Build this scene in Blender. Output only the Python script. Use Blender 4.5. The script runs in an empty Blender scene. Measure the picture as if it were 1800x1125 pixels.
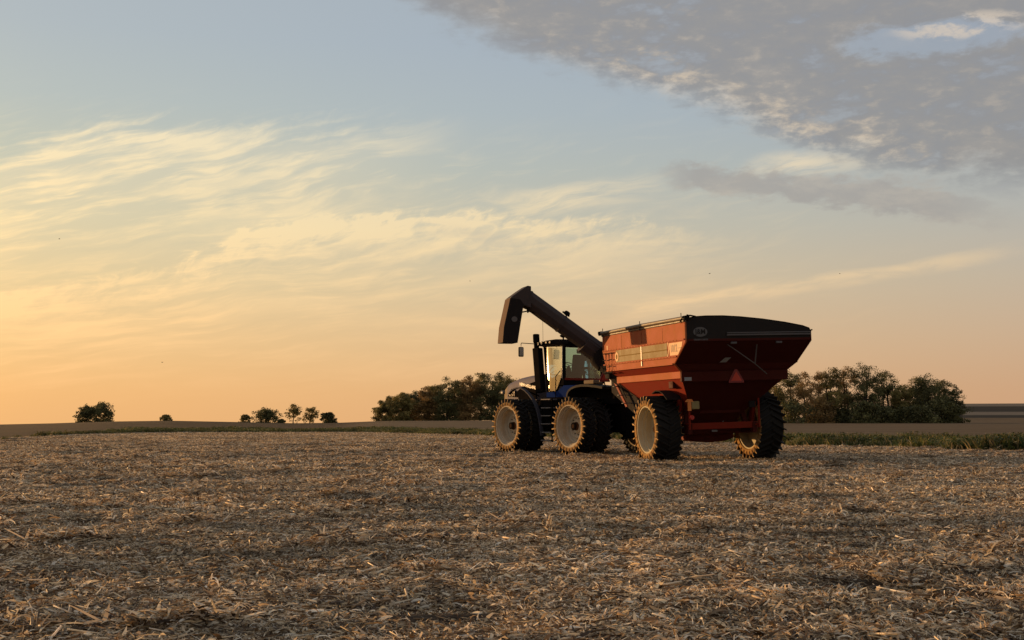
import bpy, bmesh, math, random
from mathutils import Vector, Matrix, Euler
import numpy as np
sc = bpy.context.scene
C = sc.collection
PI = math.pi
rad = math.radians

# ------------------------------------------------------------------ camera
FPX, CAMH, YH = 2200.0, 1.2, 738.0
cam_d = bpy.data.cameras.new('camera'); cam = bpy.data.objects.new('camera', cam_d); C.objects.link(cam)
cam.location = (0, 0, CAMH)
PITCH = math.atan((YH-562.5)/FPX)
cam.rotation_euler = (PI/2+PITCH, 0, 0)
cam_d.sensor_width = 36.0; cam_d.lens = 36.0*FPX/1800.0
cam_d.clip_start = 0.1; cam_d.clip_end = 20000
sc.camera = cam
sc.render.resolution_x = 1024; sc.render.resolution_y = 640
sc.view_settings.view_transform = 'Standard'; sc.view_settings.look = 'None'
sc.view_settings.gamma = 1.0; sc.view_settings.use_curve_mapping = False
sc.view_settings.exposure = 0.12

# ------------------------------------------------------------------ sun
SUN_AZ, SUN_EL = 54.0, 2.5            # degrees left of the viewing direction, degrees up
sun_dir = Vector((-math.sin(rad(SUN_AZ))*math.cos(rad(SUN_EL)), math.cos(rad(SUN_AZ))*math.cos(rad(SUN_EL)), math.sin(rad(SUN_EL))))
sl = bpy.data.lights.new('sun', 'SUN'); sl.energy = 5.0; sl.angle = rad(0.6); sl.color = (1.0, 0.56, 0.22)
so = bpy.data.objects.new('sun', sl); C.objects.link(so)
so.rotation_euler = sun_dir.to_track_quat('Z', 'Y').to_euler()

# ------------------------------------------------------------------ node helper
class NG:
    def __init__(s, nt): s.nt = nt; s.N = nt.nodes; s.L = nt.links
    def n(s, t, **kw):
        x = s.N.new(t)
        for k, v in kw.items(): setattr(x, k, v)
        return x
    def put(s, sock, v):
        if isinstance(v, bpy.types.NodeSocket): s.L.new(v, sock)
        elif v is not None:
            try: sock.default_value = v
            except Exception: sock.default_value = (*v, 1.0) if len(v) == 3 else v
    def m(s, op, a, b=None, c=None, clamp=False):
        x = s.n('ShaderNodeMath', operation=op, use_clamp=clamp)
        s.put(x.inputs[0], a)
        if b is not None: s.put(x.inputs[1], b)
        if c is not None: s.put(x.inputs[2], c)
        return x.outputs[0]
    def comb(s, a, b, c=0.0):
        x = s.n('ShaderNodeCombineXYZ'); s.put(x.inputs[0], a); s.put(x.inputs[1], b); s.put(x.inputs[2], c); return x.outputs[0]
    def noise(s, vec, scale=1.0, detail=4.0, rough=0.5, dist=0.0, out=0):
        x = s.n('ShaderNodeTexNoise'); s.put(x.inputs['Vector'], vec)
        x.inputs['Scale'].default_value = scale; x.inputs['Detail'].default_value = detail
        x.inputs['Roughness'].default_value = rough; x.inputs['Distortion'].default_value = dist
        return x.outputs[out]
    def ss(s, v, a, b):                       # smooth step from a (0) to b (1)
        x = s.n('ShaderNodeMapRange', interpolation_type='SMOOTHSTEP', clamp=True)
        s.put(x.inputs[0], v)
        if not isinstance(a, bpy.types.NodeSocket) and not isinstance(b, bpy.types.NodeSocket) and a > b:
            s.put(x.inputs[1], b); s.put(x.inputs[2], a); x.inputs[3].default_value = 1; x.inputs[4].default_value = 0
        else:
            s.put(x.inputs[1], a); s.put(x.inputs[2], b)
        return x.outputs[0]
    def mix(s, f, a, b):
        x = s.n('ShaderNodeMix', data_type='RGBA'); s.put(x.inputs[0], f); s.put(x.inputs[6], a); s.put(x.inputs[7], b); return x.outputs[2]
    def mulc(s, a, b, f=1.0):
        x = s.n('ShaderNodeMix', data_type='RGBA', blend_type='MULTIPLY'); s.put(x.inputs[0], f); s.put(x.inputs[6], a); s.put(x.inputs[7], b); return x.outputs[2]
    def ramp(s, v, stops, interp='LINEAR'):
        x = s.n('ShaderNodeValToRGB'); s.put(x.inputs[0], v); r = x.color_ramp; r.interpolation = interp
        while len(r.elements) < len(stops): r.elements.new(0.5)
        for e, (p, c) in zip(r.elements, stops): e.position = p; e.color = (*c, 1.0)
        return x.outputs[0]
    def curve(s, v, pts, lo, hi, vlo, vhi):   # piecewise curve through pts; v in lo..hi, result in vlo..vhi
        x = s.n('ShaderNodeFloatCurve'); t = s.m('DIVIDE', s.m('SUBTRACT', v, lo), hi-lo, clamp=True); s.put(x.inputs[1], t)
        cv = x.mapping.curves[0]
        ps = [((a-lo)/(hi-lo), (b-vlo)/(vhi-vlo)) for a, b in pts]
        while len(cv.points) < len(ps): cv.points.new(0.5, 0.5)
        for p, q in zip(cv.points, ps): p.location = q; p.handle_type = 'AUTO_CLAMPED'
        x.mapping.update()
        return s.m('ADD', s.m('MULTIPLY', x.outputs[0], vhi-vlo), vlo)

def angles(px, py):
    """azimuth and elevation (radians) of a direction in the sky as seen in the photograph"""
    a = (px-900)/FPX; b = -(py-562.5)/FPX
    d = Vector((a, math.cos(PITCH)-b*math.sin(PITCH), math.sin(PITCH)+b*math.cos(PITCH))).normalized()
    return math.atan2(d.x, d.y), math.asin(d.z)

# ------------------------------------------------------------------ sky
world = bpy.data.worlds.new('World'); sc.world = world; world.use_nodes = True
def build_sky():
    g = NG(world.node_tree); g.N.clear()
    tc = g.n('ShaderNodeTexCoord'); sep = g.n('ShaderNodeSeparateXYZ'); g.L.new(tc.outputs['Generated'], sep.inputs[0])
    x, y, z = sep.outputs
    A = g.m('ARCTAN2', x, y); E = g.m('ARCSINE', z)
    Ec = g.m('MAXIMUM', E, 0.0)
    def el(yy): return angles(900, yy)[1]
    mx = 1.2
    col = g.ramp(g.m('DIVIDE', Ec, mx), [(p/mx, c) for p, c in [
        (0.0, (.70, .40, .195)), (el(690), (.68, .405, .205)), (el(600), (.635, .435, .255)), (el(500), (.57, .46, .31)), (el(400), (.48, .455, .37)),
        (el(300), (.405, .435, .415)), (el(200), (.36, .415, .455)), (el(80), (.335, .393, .465)), (0.55, (.31, .355, .42)), (1.2, (.26, .29, .35))]])
    # towards the sun the low sky is brighter and yellower, away from it dimmer and pinker
    ds = g.m('COSINE', g.m('ADD', A, rad(SUN_AZ)))
    low = g.ss(Ec, 0.5, 0.0)
    warm = g.ramp(g.m('ADD', g.m('MULTIPLY', ds, .5), .5), [(0.0, (.56, .57, .64)), (.30, (.60, .62, .70)), (.52, (.74, .78, 1.02)), (.66, (.86, .87, .96)), (.80, (1.0, .99, .96)), (.92, (1.13, 1.09, .90)), (1.0, (1.5, 1.35, .85))])
    side = g.ramp(g.m('ADD', g.m('MULTIPLY', ds, .5), .5), [(0.0, (.62, .63, .66)), (.45, (.85, .87, .9)), (1.0, (1.08, 1.05, 1.0))])
    col = g.mulc(col, g.mix(low, side, warm))
    # ---- thin cirrus sheets
    fa, fe = angles(-1150, 800)
    fa = -1.15; fe = -.05
    dA = g.m('SUBTRACT', A, fa); dE = g.m('SUBTRACT', E, fe)
    U = g.m('SQRT', g.m('ADD', g.m('MULTIPLY', dA, dA), g.m('MULTIPLY', dE, dE)))
    big = g.noise(g.comb(A, g.m('MULTIPLY', E, 2.5)), 9, 3, .5)
    bigc = g.m('SUBTRACT', big, .5)
    V = g.m('ADD', g.m('ARCTAN2', dE, dA), g.m('MULTIPLY', bigc, .03))
    streak = g.noise(g.comb(g.m('MULTIPLY', U, 6), g.m('MULTIPLY', V, 66), 3.1), 1.0, 9, .54, .12)
    streak2 = g.noise(g.comb(g.m('MULTIPLY', U, 22), g.m('MULTIPLY', V, 170), 7.7), 1.0, 9, .58, .2)
    puff = g.noise(g.comb(g.m('MULTIPLY', A, 48), g.m('MULTIPLY', g.m('SUBTRACT', E, g.m('MULTIPLY', A, .35)), 90), 1.3), 1.0, 9, .62, .6)
    puffc = g.m('SUBTRACT', puff, .5)
    def bound(pts, vlo=0.0, vhi=.4):
        q = [angles(a, b) for a, b in pts]
        return g.curve(A, q, -.45, .45, vlo, vhi)
    def sheet(pts, edge, fade_px, wob, top_soft):
        b = bound(pts)
        d = g.m('SUBTRACT', g.m('ADD', b, g.m('MULTIPLY', wob, edge)), E)       # >0 below the sheet's upper edge
        return g.m('MULTIPLY', g.ss(d, -top_soft, top_soft), g.m('SUBTRACT', 1.0, g.ss(d, 0.0, fade_px/FPX))), d
    wob = g.m('SUBTRACT', streak, .5)
    s1, d1 = sheet([(-200, 330), (0, 282), (140, 240), (250, 232), (360, 238), (480, 240), (620, 226), (800, 222), (900, 300), (1100, 420), (1900, 470)], .05, 290, g.m('ADD', wob, g.m('MULTIPLY', puffc, .6)), .014)
    cut1 = g.ss(A, angles(860, 300)[0], angles(520, 300)[0])
    s2, d2 = sheet([(-200, 520), (0, 508), (250, 470), (370, 440), (470, 398), (640, 380), (900, 381), (1150, 388), (1230, 410), (1900, 520)], .028, 250, g.m('ADD', puffc, g.m('MULTIPLY', wob, .6)), .006)
    cut2 = g.ss(A, angles(1330, 400)[0], angles(1000, 400)[0])
    body1 = g.m('MULTIPLY', g.m('MULTIPLY', s1, cut1), g.m('ADD', .30, g.m('MULTIPLY', .70, g.ss(g.m('ADD', g.m('ADD', g.m('MULTIPLY', streak, .55), g.m('MULTIPLY', streak2, .45)), g.m('MULTIPLY', bigc, .5)), .40, .60))))
    rim2 = g.m('MULTIPLY', g.m('MULTIPLY', g.ss(d2, -.004, .006), g.ss(d2, .05, .008)), g.ss(puff, .36, .66))
    body2 = g.m('MULTIPLY', g.m('MULTIPLY', s2, cut2), g.m('ADD', g.m('MULTIPLY', g.ss(g.m('ADD', g.m('MULTIPLY', streak, .65), g.m('MULTIPLY', streak2, .35)), .37, .62), .72), g.m('MULTIPLY', rim2, .7)))
    # loose streaks over the whole western half, thin veil lower down
    env = g.m('MULTIPLY', g.ss(E, .27, .16), g.ss(E, .005, .05))
    loose = g.m('MULTIPLY', g.m('MULTIPLY', env, g.ss(g.m('ADD', streak2, g.m('MULTIPLY', bigc, .5)), .46, .80)), g.ss(A, .42, -.1))
    veil = g.m('MULTIPLY', g.m('MULTIPLY', g.ss(E, .15, .07), g.ss(E, .0, .04)), g.m('MULTIPLY', g.ss(streak, .42, .75), g.ss(A, .35, -.15)))
    # slanting streaks: a long one low on the right and short ones above the ridge
    def trail(pts, w, amp):
        b = bound(pts); d = g.m('ABSOLUTE', g.m('SUBTRACT', g.m('ADD', b, g.m('MULTIPLY', wob, .02)), E))
        x0, x1 = angles(pts[0][0], 400)[0], angles(pts[-1][0], 400)[0]
        e = g.m('MULTIPLY', g.ss(A, x0, x0+.07), g.ss(A, x1, x1-.09))
        return g.m('MULTIPLY', g.m('MULTIPLY', g.m('MULTIPLY', g.ss(d, w, 0.0), e), amp), g.ss(streak2, .25, .6))
    t1 = trail([(1010, 560), (1250, 525), (1450, 500), (1650, 468), (1860, 425)], .008, .75)
    t2 = trail([(820, 360), (950, 355), (1060, 335), (1200, 330)], .016, .8)
    t3 = trail([(1270, 385), (1330, 378), (1400, 362)], .005, .7)
    t4 = trail([(1260, 330), (1360, 292), (1460, 288), (1600, 300)], .013, 1.0)
    t5 = trail([(110, 238), (230, 238), (390, 248)], .009, .7)
    cir = g.m('ADD', g.m('ADD', body1, body2), g.m('ADD', g.m('MULTIPLY', loose, .38), g.m('MULTIPLY', veil, .5)))
    for t in (t1, t2, t3, t4, t5): cir = g.m('ADD', cir, t)
    cir = g.m('MULTIPLY', g.m('MINIMUM', cir, 1.0), .84)
    ccol = g.ramp(g.m('DIVIDE', Ec, .3), [(0.0, (.80, .46, .23)), (.25, (.84, .555, .30)), (.50, (.87, .67, .40)), (.75, (.79, .68, .49)), (1.0, (.66, .62, .55))])
    ccol = g.mulc(ccol, g.ramp(g.m('ADD', g.m('MULTIPLY', ds, .5), .5), [(0.0, (.3, .32, .4)), (.5, (.74, .76, .86)), (.7, (.88, .89, .93)), (.85, (.98, .98, .94)), (1.0, (1.25, 1.15, .9))]))
    col = g.mix(cir, col, ccol)
    # small grey shreds inside the ridge
    gs = trail([(700, 400), (830, 412), (980, 432)], .007, .5)
    gs = g.m('ADD', gs, trail([(60, 285), (170, 292), (270, 300)], .006, .4))
    col = g.mix(gs, col, (.52, .44, .33, 1))
    # ---- grey altocumulus deck, upper right
    lump = g.noise(g.comb(g.m('MULTIPLY', A, 13), g.m('MULTIPLY', E, 33), 5.0), 1.0, 9, .62, .15)
    lumpf = g.noise(g.comb(g.m('MULTIPLY', A, 44), g.m('MULTIPLY', E, 95), 9.0), 1.0, 10, .60, .15)
    lc = g.m('SUBTRACT', lump, .5)
    b3 = bound([(-400, -250), (500, -60), (680, 0), (820, 70), (950, 122), (1050, 148), (1180, 186), (1290, 222), (1350, 250), (1480, 292), (1600, 318), (1820, 335), (2300, 350)], 0, .6)
    d3 = g.m('SUBTRACT', E, g.m('ADD', b3, g.m('ADD', g.m('MULTIPLY', lc, .045), g.m('MULTIPLY', g.m('SUBTRACT', lumpf, .5), .035))))
    dens = g.ss(d3, -.006, .024)
    # holes with blue showing through
    hx, hy = angles(1630, 70)
    hole = g.m('ADD', g.m('POWER', g.m('DIVIDE', g.m('SUBTRACT', A, hx), .046), 2.0), g.m('POWER', g.m('DIVIDE', g.m('SUBTRACT', E, hy), .011), 2.0))
    hole = g.ss(g.m('SUBTRACT', hole, g.m('ADD', g.m('MULTIPLY', lc, 9.0), g.m('MULTIPLY', g.m('SUBTRACT', lumpf, .5), 5.0))), 2.2, .3)
    thin = g.ss(g.m('ADD', g.m('MULTIPLY', lump, .75), g.m('MULTIPLY', lumpf, .25)), .30, .47)
    thin = g.m('ADD', g.m('MULTIPLY', thin, .50), .50)
    dens = g.m('MULTIPLY', g.m('MULTIPLY', dens, thin), g.m('SUBTRACT', 1.0, g.m('MULTIPLY', hole, .68)))
    far = g.ss(E, 1.1, .5)
    dens = g.m('MULTIPLY', dens, g.m('ADD', g.m('MULTIPLY', far, .7), .3))
    gcol = g.ramp(g.m('ADD', g.m('MULTIPLY', lump, .6), g.m('MULTIPLY', lumpf, .4)), [(.30, (.30, .30, .32)), (.43, (.246, .243, .256)), (.52, (.262, .252, .253)), (.60, (.295, .274, .262)), (.72, (.36, .33, .305))])
    # edge facing the sun catches warm light
    eg = g.m('MULTIPLY', g.ss(d3, .05, .004), g.ss(lumpf, .42, .68))
    eg = g.m('MULTIPLY', eg, g.m('MULTIPLY', g.ss(A, angles(900, 0)[0], angles(1200, 0)[0]), g.ss(A, angles(1760, 0)[0], angles(1480, 0)[0])))
    patch = g.m('MULTIPLY', g.ss(lumpf, .54, .72), .22)
    gcol = g.mix(g.m('MINIMUM', g.m('ADD', g.m('MULTIPLY', eg, .9), g.m('MULTIPLY', patch, g.ss(d3, .16, .02))), 1.0), gcol, (.62, .50, .37, 1))
    dens = g.m('MULTIPLY', dens, .96)
    col = g.mix(dens, col, gcol)
    # separate grey streak below the deck
    b4 = bound([(900, 290), (1180, 306), (1300, 322), (1450, 334), (1600, 352), (1780, 384), (2300, 440)])
    w4 = g.curve(A, [(angles(1140, 300)[0], .001), (angles(1220, 300)[0], .013), (angles(1400, 300)[0], .013), (angles(1600, 300)[0], .016), (angles(1800, 300)[0], .006)], -.45, .45, 0, .1)
    d4 = g.m('SUBTRACT', w4, g.m('ABSOLUTE', g.m('SUBTRACT', E, b4)))
    d4 = g.m('ADD', d4, g.m('MULTIPLY', g.m('SUBTRACT', lumpf, .5), .035))
    s4 = g.m('MULTIPLY', g.ss(d4, -.002, .008), g.m('MULTIPLY', g.ss(A, angles(1120, 0)[0], angles(1230, 0)[0]), g.ss(A, angles(1830, 0)[0], angles(1600, 0)[0])))
    col = g.mix(g.m('MULTIPLY', s4, .75), col, g.mix(g.ss(lump, .4, .65), (.31, .285, .275, 1), (.42, .37, .32, 1)))
    # warm glints in the gap of the deck
    px, py = angles(1690, 45)
    gl = g.m('ADD', g.m('POWER', g.m('DIVIDE', g.m('SUBTRACT', A, px), .05), 2.0), g.m('POWER', g.m('DIVIDE', g.m('SUBTRACT', E, py), .010), 2.0))
    gl = g.m('MULTIPLY', g.ss(gl, 1.4, .3), g.ss(lumpf, .45, .62))
    col = g.mix(g.m('MULTIPLY', gl, .7), col, (.62, .52, .42, 1))
    bg = g.n('ShaderNodeBackground'); g.L.new(col, bg.inputs[0]); bg.inputs[1].default_value = 0.97
    sky = g.n('ShaderNodeTexSky', sky_type='NISHITA', sun_disc=False, sun_elevation=rad(SUN_EL), sun_rotation=rad(-SUN_AZ), dust_density=2.0, air_density=1.0)
    bg2 = g.n('ShaderNodeBackground'); g.L.new(sky.outputs[0], bg2.inputs[0]); bg2.inputs[1].default_value = 0.03
    add = g.n('ShaderNodeAddShader'); g.L.new(bg.outputs[0], add.inputs[0]); g.L.new(bg2.outputs[0], add.inputs[1])
    out = g.n('ShaderNodeOutputWorld'); g.L.new(add.outputs[0], out.inputs[0])
build_sky()

# ------------------------------------------------------------------ object helpers
def tag(o, label=None, cat=None, group=None, kind=None):
    if label: o['label'] = label
    if cat: o['category'] = cat
    if group: o['group'] = group
    if kind: o['kind'] = kind
    return o
def empty(name, M=None, loc=(0, 0, 0)):
    o = bpy.data.objects.new(name, None); C.objects.link(o)
    if M is not None: o.matrix_world = M
    else: o.location = loc
    o.empty_display_size = .3
    return o
def link_mesh(name, me, mats, parent=None):
    o = bpy.data.objects.new(name, me); C.objects.link(o)
    if parent is not None: o.parent = parent
    if not isinstance(mats, (list, tuple)): mats = [mats]
    if len(me.materials) == 0:
        for m in mats: me.materials.append(m)
    return o

class MB:
    def __init__(s): s.v = []; s.f = []; s.mi = []; s.T = Matrix.Identity(4)
    def add(s, vs, fs, mi=0):
        b = len(s.v)
        s.v += [tuple(s.T @ Vector(p)) for p in vs]
        s.f += [tuple(b+i for i in q) for q in fs]; s.mi += [mi]*len(fs); return s
    def box(s, x0, x1, y0, y1, z0, z1, mi=0, ch=0.0):
        if ch > 0:
            c = min(ch, (x1-x0)/2.2, (y1-y0)/2.2, (z1-z0)/2.2)
            pts = []
            bm = bmesh.new(); bmesh.ops.create_cube(bm, size=1.0)
            for v in bm.verts: v.co = ((x0+x1)/2+v.co.x*(x1-x0), (y0+y1)/2+v.co.y*(y1-y0), (z0+z1)/2+v.co.z*(z1-z0))
            bmesh.ops.bevel(bm, geom=bm.edges[:], offset=c, segments=2, affect='EDGES', profile=.5)
            bm.verts.index_update()
            s.add([v.co[:] for v in bm.verts], [[v.index for v in f.verts] for f in bm.faces], mi); bm.free(); return s
        vs = [(x, y, z) for x in (x0, x1) for y in (y0, y1) for z in (z0, z1)]
        return s.add(vs, [(0, 1, 3, 2), (4, 6, 7, 5), (0, 4, 5, 1), (2, 3, 7, 6), (0, 2, 6, 4), (1, 5, 7, 3)], mi)
    def tube(s, pts, r, n=8, mi=0, cap=True, flat=1.0):
        pts = [Vector(p) for p in pts]; rs = r if isinstance(r, (list, tuple)) else [r]*len(pts)
        vs = []; fs = []; ref = None
        for i, p in enumerate(pts):
            d = ((pts[min(i+1, len(pts)-1)]-p).normalized()+(p-pts[max(i-1, 0)]).normalized())
            d = d.normalized() if d.length > 1e-6 else Vector((0, 0, 1))
            if ref is None: ref = Vector((0, 0, 1)) if abs(d.z) < .9 else Vector((1, 0, 0))
            a = d.cross(ref).normalized(); b = d.cross(a).normalized(); ref = b*-1 if False else ref
            for k in range(n):
                t = 2*PI*(k+.5)/n
                vs.append(p+a*math.cos(t)*rs[i]+b*math.sin(t)*rs[i]*flat)
        for i in range(len(pts)-1):
            for k in range(n):
                k2 = (k+1) % n
                fs.append((i*n+k, i*n+k2, (i+1)*n+k2, (i+1)*n+k))
        if cap: fs += [tuple(range(n))[::-1], tuple((len(pts)-1)*n+k for k in range(n))]
        return s.add(vs, fs, mi)
    def prism(s, poly, axis, a, b, mi=0):
        """poly: 2-D outline; axis 0: (y,z), 1: (x,z), 2: (x,y)"""
        def mk(p, t):
            return (t, p[0], p[1]) if axis == 0 else ((p[0], t, p[1]) if axis == 1 else (p[0], p[1], t))
        n = len(poly)
        vs = [mk(p, a) for p in poly]+[mk(p, b) for p in poly]
        fs = [tuple(range(n))[::-1], tuple(range(n, 2*n))]+[(i, (i+1) % n, n+(i+1) % n, n+i) for i in range(n)]
        return s.add(vs, fs, mi)
    def lathe(s, prof, n=40, mi=0, axis=0):
        """profile of (along-axis, radius) revolved about the x axis"""
        vs = []; fs = []; m = len(prof)
        for k in range(n):
            t = 2*PI*k/n
            for (x, r) in prof:
                vs.append((x, math.cos(t)*r, math.sin(t)*r) if axis == 0 else (math.cos(t)*r, math.sin(t)*r, x))
        for k in range(n):
            k2 = (k+1) % n
            for i in range(m-1): fs.append((k*m+i, k*m+i+1, k2*m+i+1, k2*m+i))
        mi_l = mi if isinstance(mi, (list, tuple)) else [mi]*(m-1)
        b = len(s.v); s.v += [tuple(s.T @ Vector(p)) for p in vs]
        for q, f in enumerate(fs): s.f.append(tuple(b+i for i in f)); s.mi.append(mi_l[q % (m-1)])
        return s
    def build(s, name, mats, parent=None, smooth=None, bevel=0.0, label=None):
        me = bpy.data.meshes.new(name); me.from_pydata(s.v, [], s.f); me.update()
        bm = bmesh.new(); bm.from_mesh(me)
        for f, m in zip(bm.faces, s.mi): f.material_index = m
        bmesh.ops.recalc_face_normals(bm, faces=bm.faces[:]); bm.to_mesh(me); bm.free()
        if smooth:
            me.shade_smooth(); me.set_sharp_from_angle(angle=rad(smooth))
        o = link_mesh(name, me, mats, parent)
        if bevel > 0:
            md = o.modifiers.new('bevel', 'BEVEL'); md.width = bevel; md.segments = 2; md.limit_method = 'ANGLE'; md.angle_limit = rad(35)
        if label: o['label'] = label
        return o

# ------------------------------------------------------------------ materials
def newmat(name):
    m = bpy.data.materials.new(name); m.use_nodes = True; g = NG(m.node_tree); g.N.clear()
    out = g.n('ShaderNodeOutputMaterial'); p = g.n('ShaderNodeBsdfPrincipled'); g.L.new(p.outputs[0], out.inputs[0])
    return m, g, p, out
def paint(name, col, dust=(.30, .22, .14), amt=.35, rough=.45, metal=0.0, scale=2.5, streak=True, coat=0.0, spec=.5):
    m, g, p, out = newmat(name)
    tc = g.n('ShaderNodeTexCoord'); v = tc.outputs['Object']
    n1 = g.noise(v, scale, 6, .65, .3)
    mp = g.n('ShaderNodeMapping'); mp.inputs['Scale'].default_value = (9, 9, .8); g.L.new(v, mp.inputs[0])
    n2 = g.noise(mp.outputs[0], 1.0, 5, .6)
    n3 = g.noise(v, 40, 3, .6)
    f = g.m('ADD', g.m('MULTIPLY', g.ss(n1, .35, .75), .6), g.m('MULTIPLY', g.ss(n2, .4, .75), .4 if streak else 0.0))
    f = g.m('ADD', g.m('MULTIPLY', f, amt), g.m('MULTIPLY', g.ss(n3, .45, .8), amt*.35), clamp=True)
    c = g.mix(f, (*col, 1), (*dust, 1))
    g.L.new(c, p.inputs['Base Color'])
    g.L.new(g.m('ADD', g.m('MULTIPLY', f, .4), rough, clamp=True), p.inputs['Roughness'])
    p.inputs['Metallic'].default_value = metal; p.inputs['Coat Weight'].default_value = coat
    p.inputs['Specular IOR Level'].default_value = spec
    bp = g.n('ShaderNodeBump'); bp.inputs['Strength'].default_value = .15; bp.inputs['Distance'].default_value = .01
    g.L.new(g.noise(v, 3.0, 4, .6), bp.inputs['Height']); g.L.new(bp.outputs[0], p.inputs['Normal'])
    return m
M = {}
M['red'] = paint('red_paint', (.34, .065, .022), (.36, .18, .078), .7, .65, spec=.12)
M['red_shaded'] = paint('shaded_red_paint', (.062, .008, .005), (.09, .03, .018), .4, .7, spec=.12)  # dark copy of the red paint, shade of the unlit faces put into it
M['red_low'] = paint('half_shaded_red_paint', (.20, .018, .008), (.16, .045, .018), .35, .6, spec=.1)  # dimmer copy of the red, shade of down-facing slopes put into the colour
M['strip'] = paint('stripe_decal', (.165, .115, .035), (.28, .16, .06), .4, .6, spec=.2)
M['pale'] = paint('pale_decal', (.66, .40, .22), (.45, .24, .11), .25, .6, spec=.2)
M['line'] = paint('stripe_line', (.20, .135, .045), (.3, .18, .08), .4, .8, spec=.03)
M['ink'] = paint('decal_ink', (.10, .035, .015), (.2, .1, .05), .2, .6)
M['white'] = paint('white_reflector', (.85, .70, .55), (.5, .4, .3), .1, .35)
M['dark_decal'] = paint('dark_decal', (.11, .10, .095), (.12, .10, .09), .3, .6)
M['tarp'] = paint('tarp_vinyl', (.018, .014, .012), (.05, .035, .025), .3, .7, spec=.2)
M['tube'] = paint('tarp_roll', (.10, .075, .05), (.25, .17, .09), .5, .5)
M['auger'] = paint('auger_paint', (.046, .034, .033), (.08, .058, .048), .5, .6, spec=.25)
M['auger_dark'] = paint('auger_dark', (.020, .017, .017), (.04, .032, .028), .4, .8, spec=.05)
M['spoutface'] = paint('spout_sunlit', (.11, .070, .05), (.2, .135, .09), .5, .8, spec=.1)  # lighter than the rest of the spout: sunlight painted into the colour
M['strut'] = paint('grey_strip', (.085, .075, .075), (.14, .11, .09), .4, .45)
M['black'] = paint('black_plastic', (.009, .008, .008), (.03, .022, .016), .22, .8, spec=.0)
M['chassis'] = paint('chassis_black', (.009, .008, .008), (.03, .021, .014), .25, .8, spec=.0)
M['blue'] = paint('blue_paint', (.010, .025, .115), (.10, .09, .10), .08, .8, spec=.0)
M['hood'] = paint('dusty_blue_paint', (.10, .096, .14), (.22, .18, .155), .55, .65, spec=.15)
M['nose'] = paint('nose_tan', (.15, .11, .07), (.26, .18, .10), .6, .7, spec=.15)  # tan tone, warmer than the hood
M['fender'] = paint('fender_grey', (.04, .042, .058), (.11, .09, .075), .5, .7, spec=.1)
M['fender_dark'] = paint('fender_black', (.013, .013, .014), (.06, .045, .033), .35, .7, spec=.1)
M['rim'] = paint('rim_grey', (.46, .40, .30), (.32, .23, .14), .6, .75, scale=3, spec=.1)
M['rim_cart'] = paint('rim_cream', (.46, .41, .28), (.38, .28, .15), .6, .7, spec=.15)
M['hub'] = paint('hub_rust', (.04, .02, .011), (.08, .045, .022), .4, .9, spec=.05)
M['tread'] = paint('tread_rubber', (.013, .012, .011), (.045, .035, .025), .35, .75, spec=.25)
M['lug'] = paint('dusty_lug', (.52, .33, .14), (.64, .42, .20), .8, .9, scale=9, spec=.1)
M['sidewall'] = paint('dusty_sidewall', (.22, .125, .045), (.46, .28, .11), .8, .9, scale=7, spec=.15)
M['smv'] = paint('orange_triangle', (.55, .035, .012), (.5, .2, .1), .1, .4)
M['smvb'] = paint('triangle_border', (.22, .01, .01), (.3, .1, .1), .1, .3)
M['amber'] = paint('amber_arrow', (.85, .26, .05), (.6, .3, .1), .1, .35)
M['redlamp'] = paint('red_lamp', (.5, .03, .02), (.4, .1, .1), .1, .3)
M['yellow'] = paint('yellow_lamp', (.30, .24, .09), (.3, .2, .1), .2, .4)
M['step'] = paint('worn_step', (.17, .155, .15), (.24, .2, .16), .5, .7, spec=.1)
M['chrome'] = paint('worn_metal', (.5, .47, .45), (.4, .33, .25), .4, .3, metal=.8)
M['letter'] = paint('letter_silver', (.34, .32, .31), (.5, .45, .4), .2, .35)
M['seat'] = paint('seat_fabric', (.008, .008, .009), (.02, .016, .013), .3, .9, spec=.0)
M['lens'] = paint('lamp_lens', (.16, .15, .14), (.2, .17, .15), .2, .4, spec=.1)
M['emblem'] = paint('pale_emblem', (.30, .31, .32), (.3, .28, .26), .2, .5)
def glassmat(nm, tint, refl, dirt):
    m, g, p, out = newmat(nm); g.N.remove(p)
    t = g.n('ShaderNodeBsdfTransparent'); t.inputs[0].default_value = (*tint, 1)
    gl = g.n('ShaderNodeBsdfGlossy'); gl.inputs['Roughness'].default_value = .06; gl.inputs[0].default_value = (1, 1, 1, 1)
    fr = g.n('ShaderNodeFresnel'); fr.inputs[0].default_value = 1.55
    tc = g.n('ShaderNodeTexCoord'); dn = g.ss(g.noise(tc.outputs['Object'], 4, 6, .7), .45, .8)
    df = g.n('ShaderNodeBsdfDiffuse'); df.inputs[0].default_value = (.42, .34, .2, 1)
    a = g.n('ShaderNodeMixShader'); g.put(a.inputs[0], g.m('MULTIPLY', g.m('ADD', dn, .35), dirt)); g.L.new(t.outputs[0], a.inputs[1]); g.L.new(df.outputs[0], a.inputs[2])
    b = g.n('ShaderNodeMixShader'); g.put(b.inputs[0], g.m('MULTIPLY', fr.outputs[0], refl, clamp=True)); g.L.new(a.outputs[0], b.inputs[1]); g.L.new(gl.outputs[0], b.inputs[2])
    g.L.new(b.outputs[0], out.inputs[0]); return m
M['glass'] = glassmat('door_glass', (.84, .86, .74), 2.4, .16)
M['glass_rear'] = glassmat('rear_glass', (.40, .66, .64), .8, .012)
M['glass_front'] = glassmat('front_glass', (.78, .88, .88), 1.2, .05)
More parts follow.
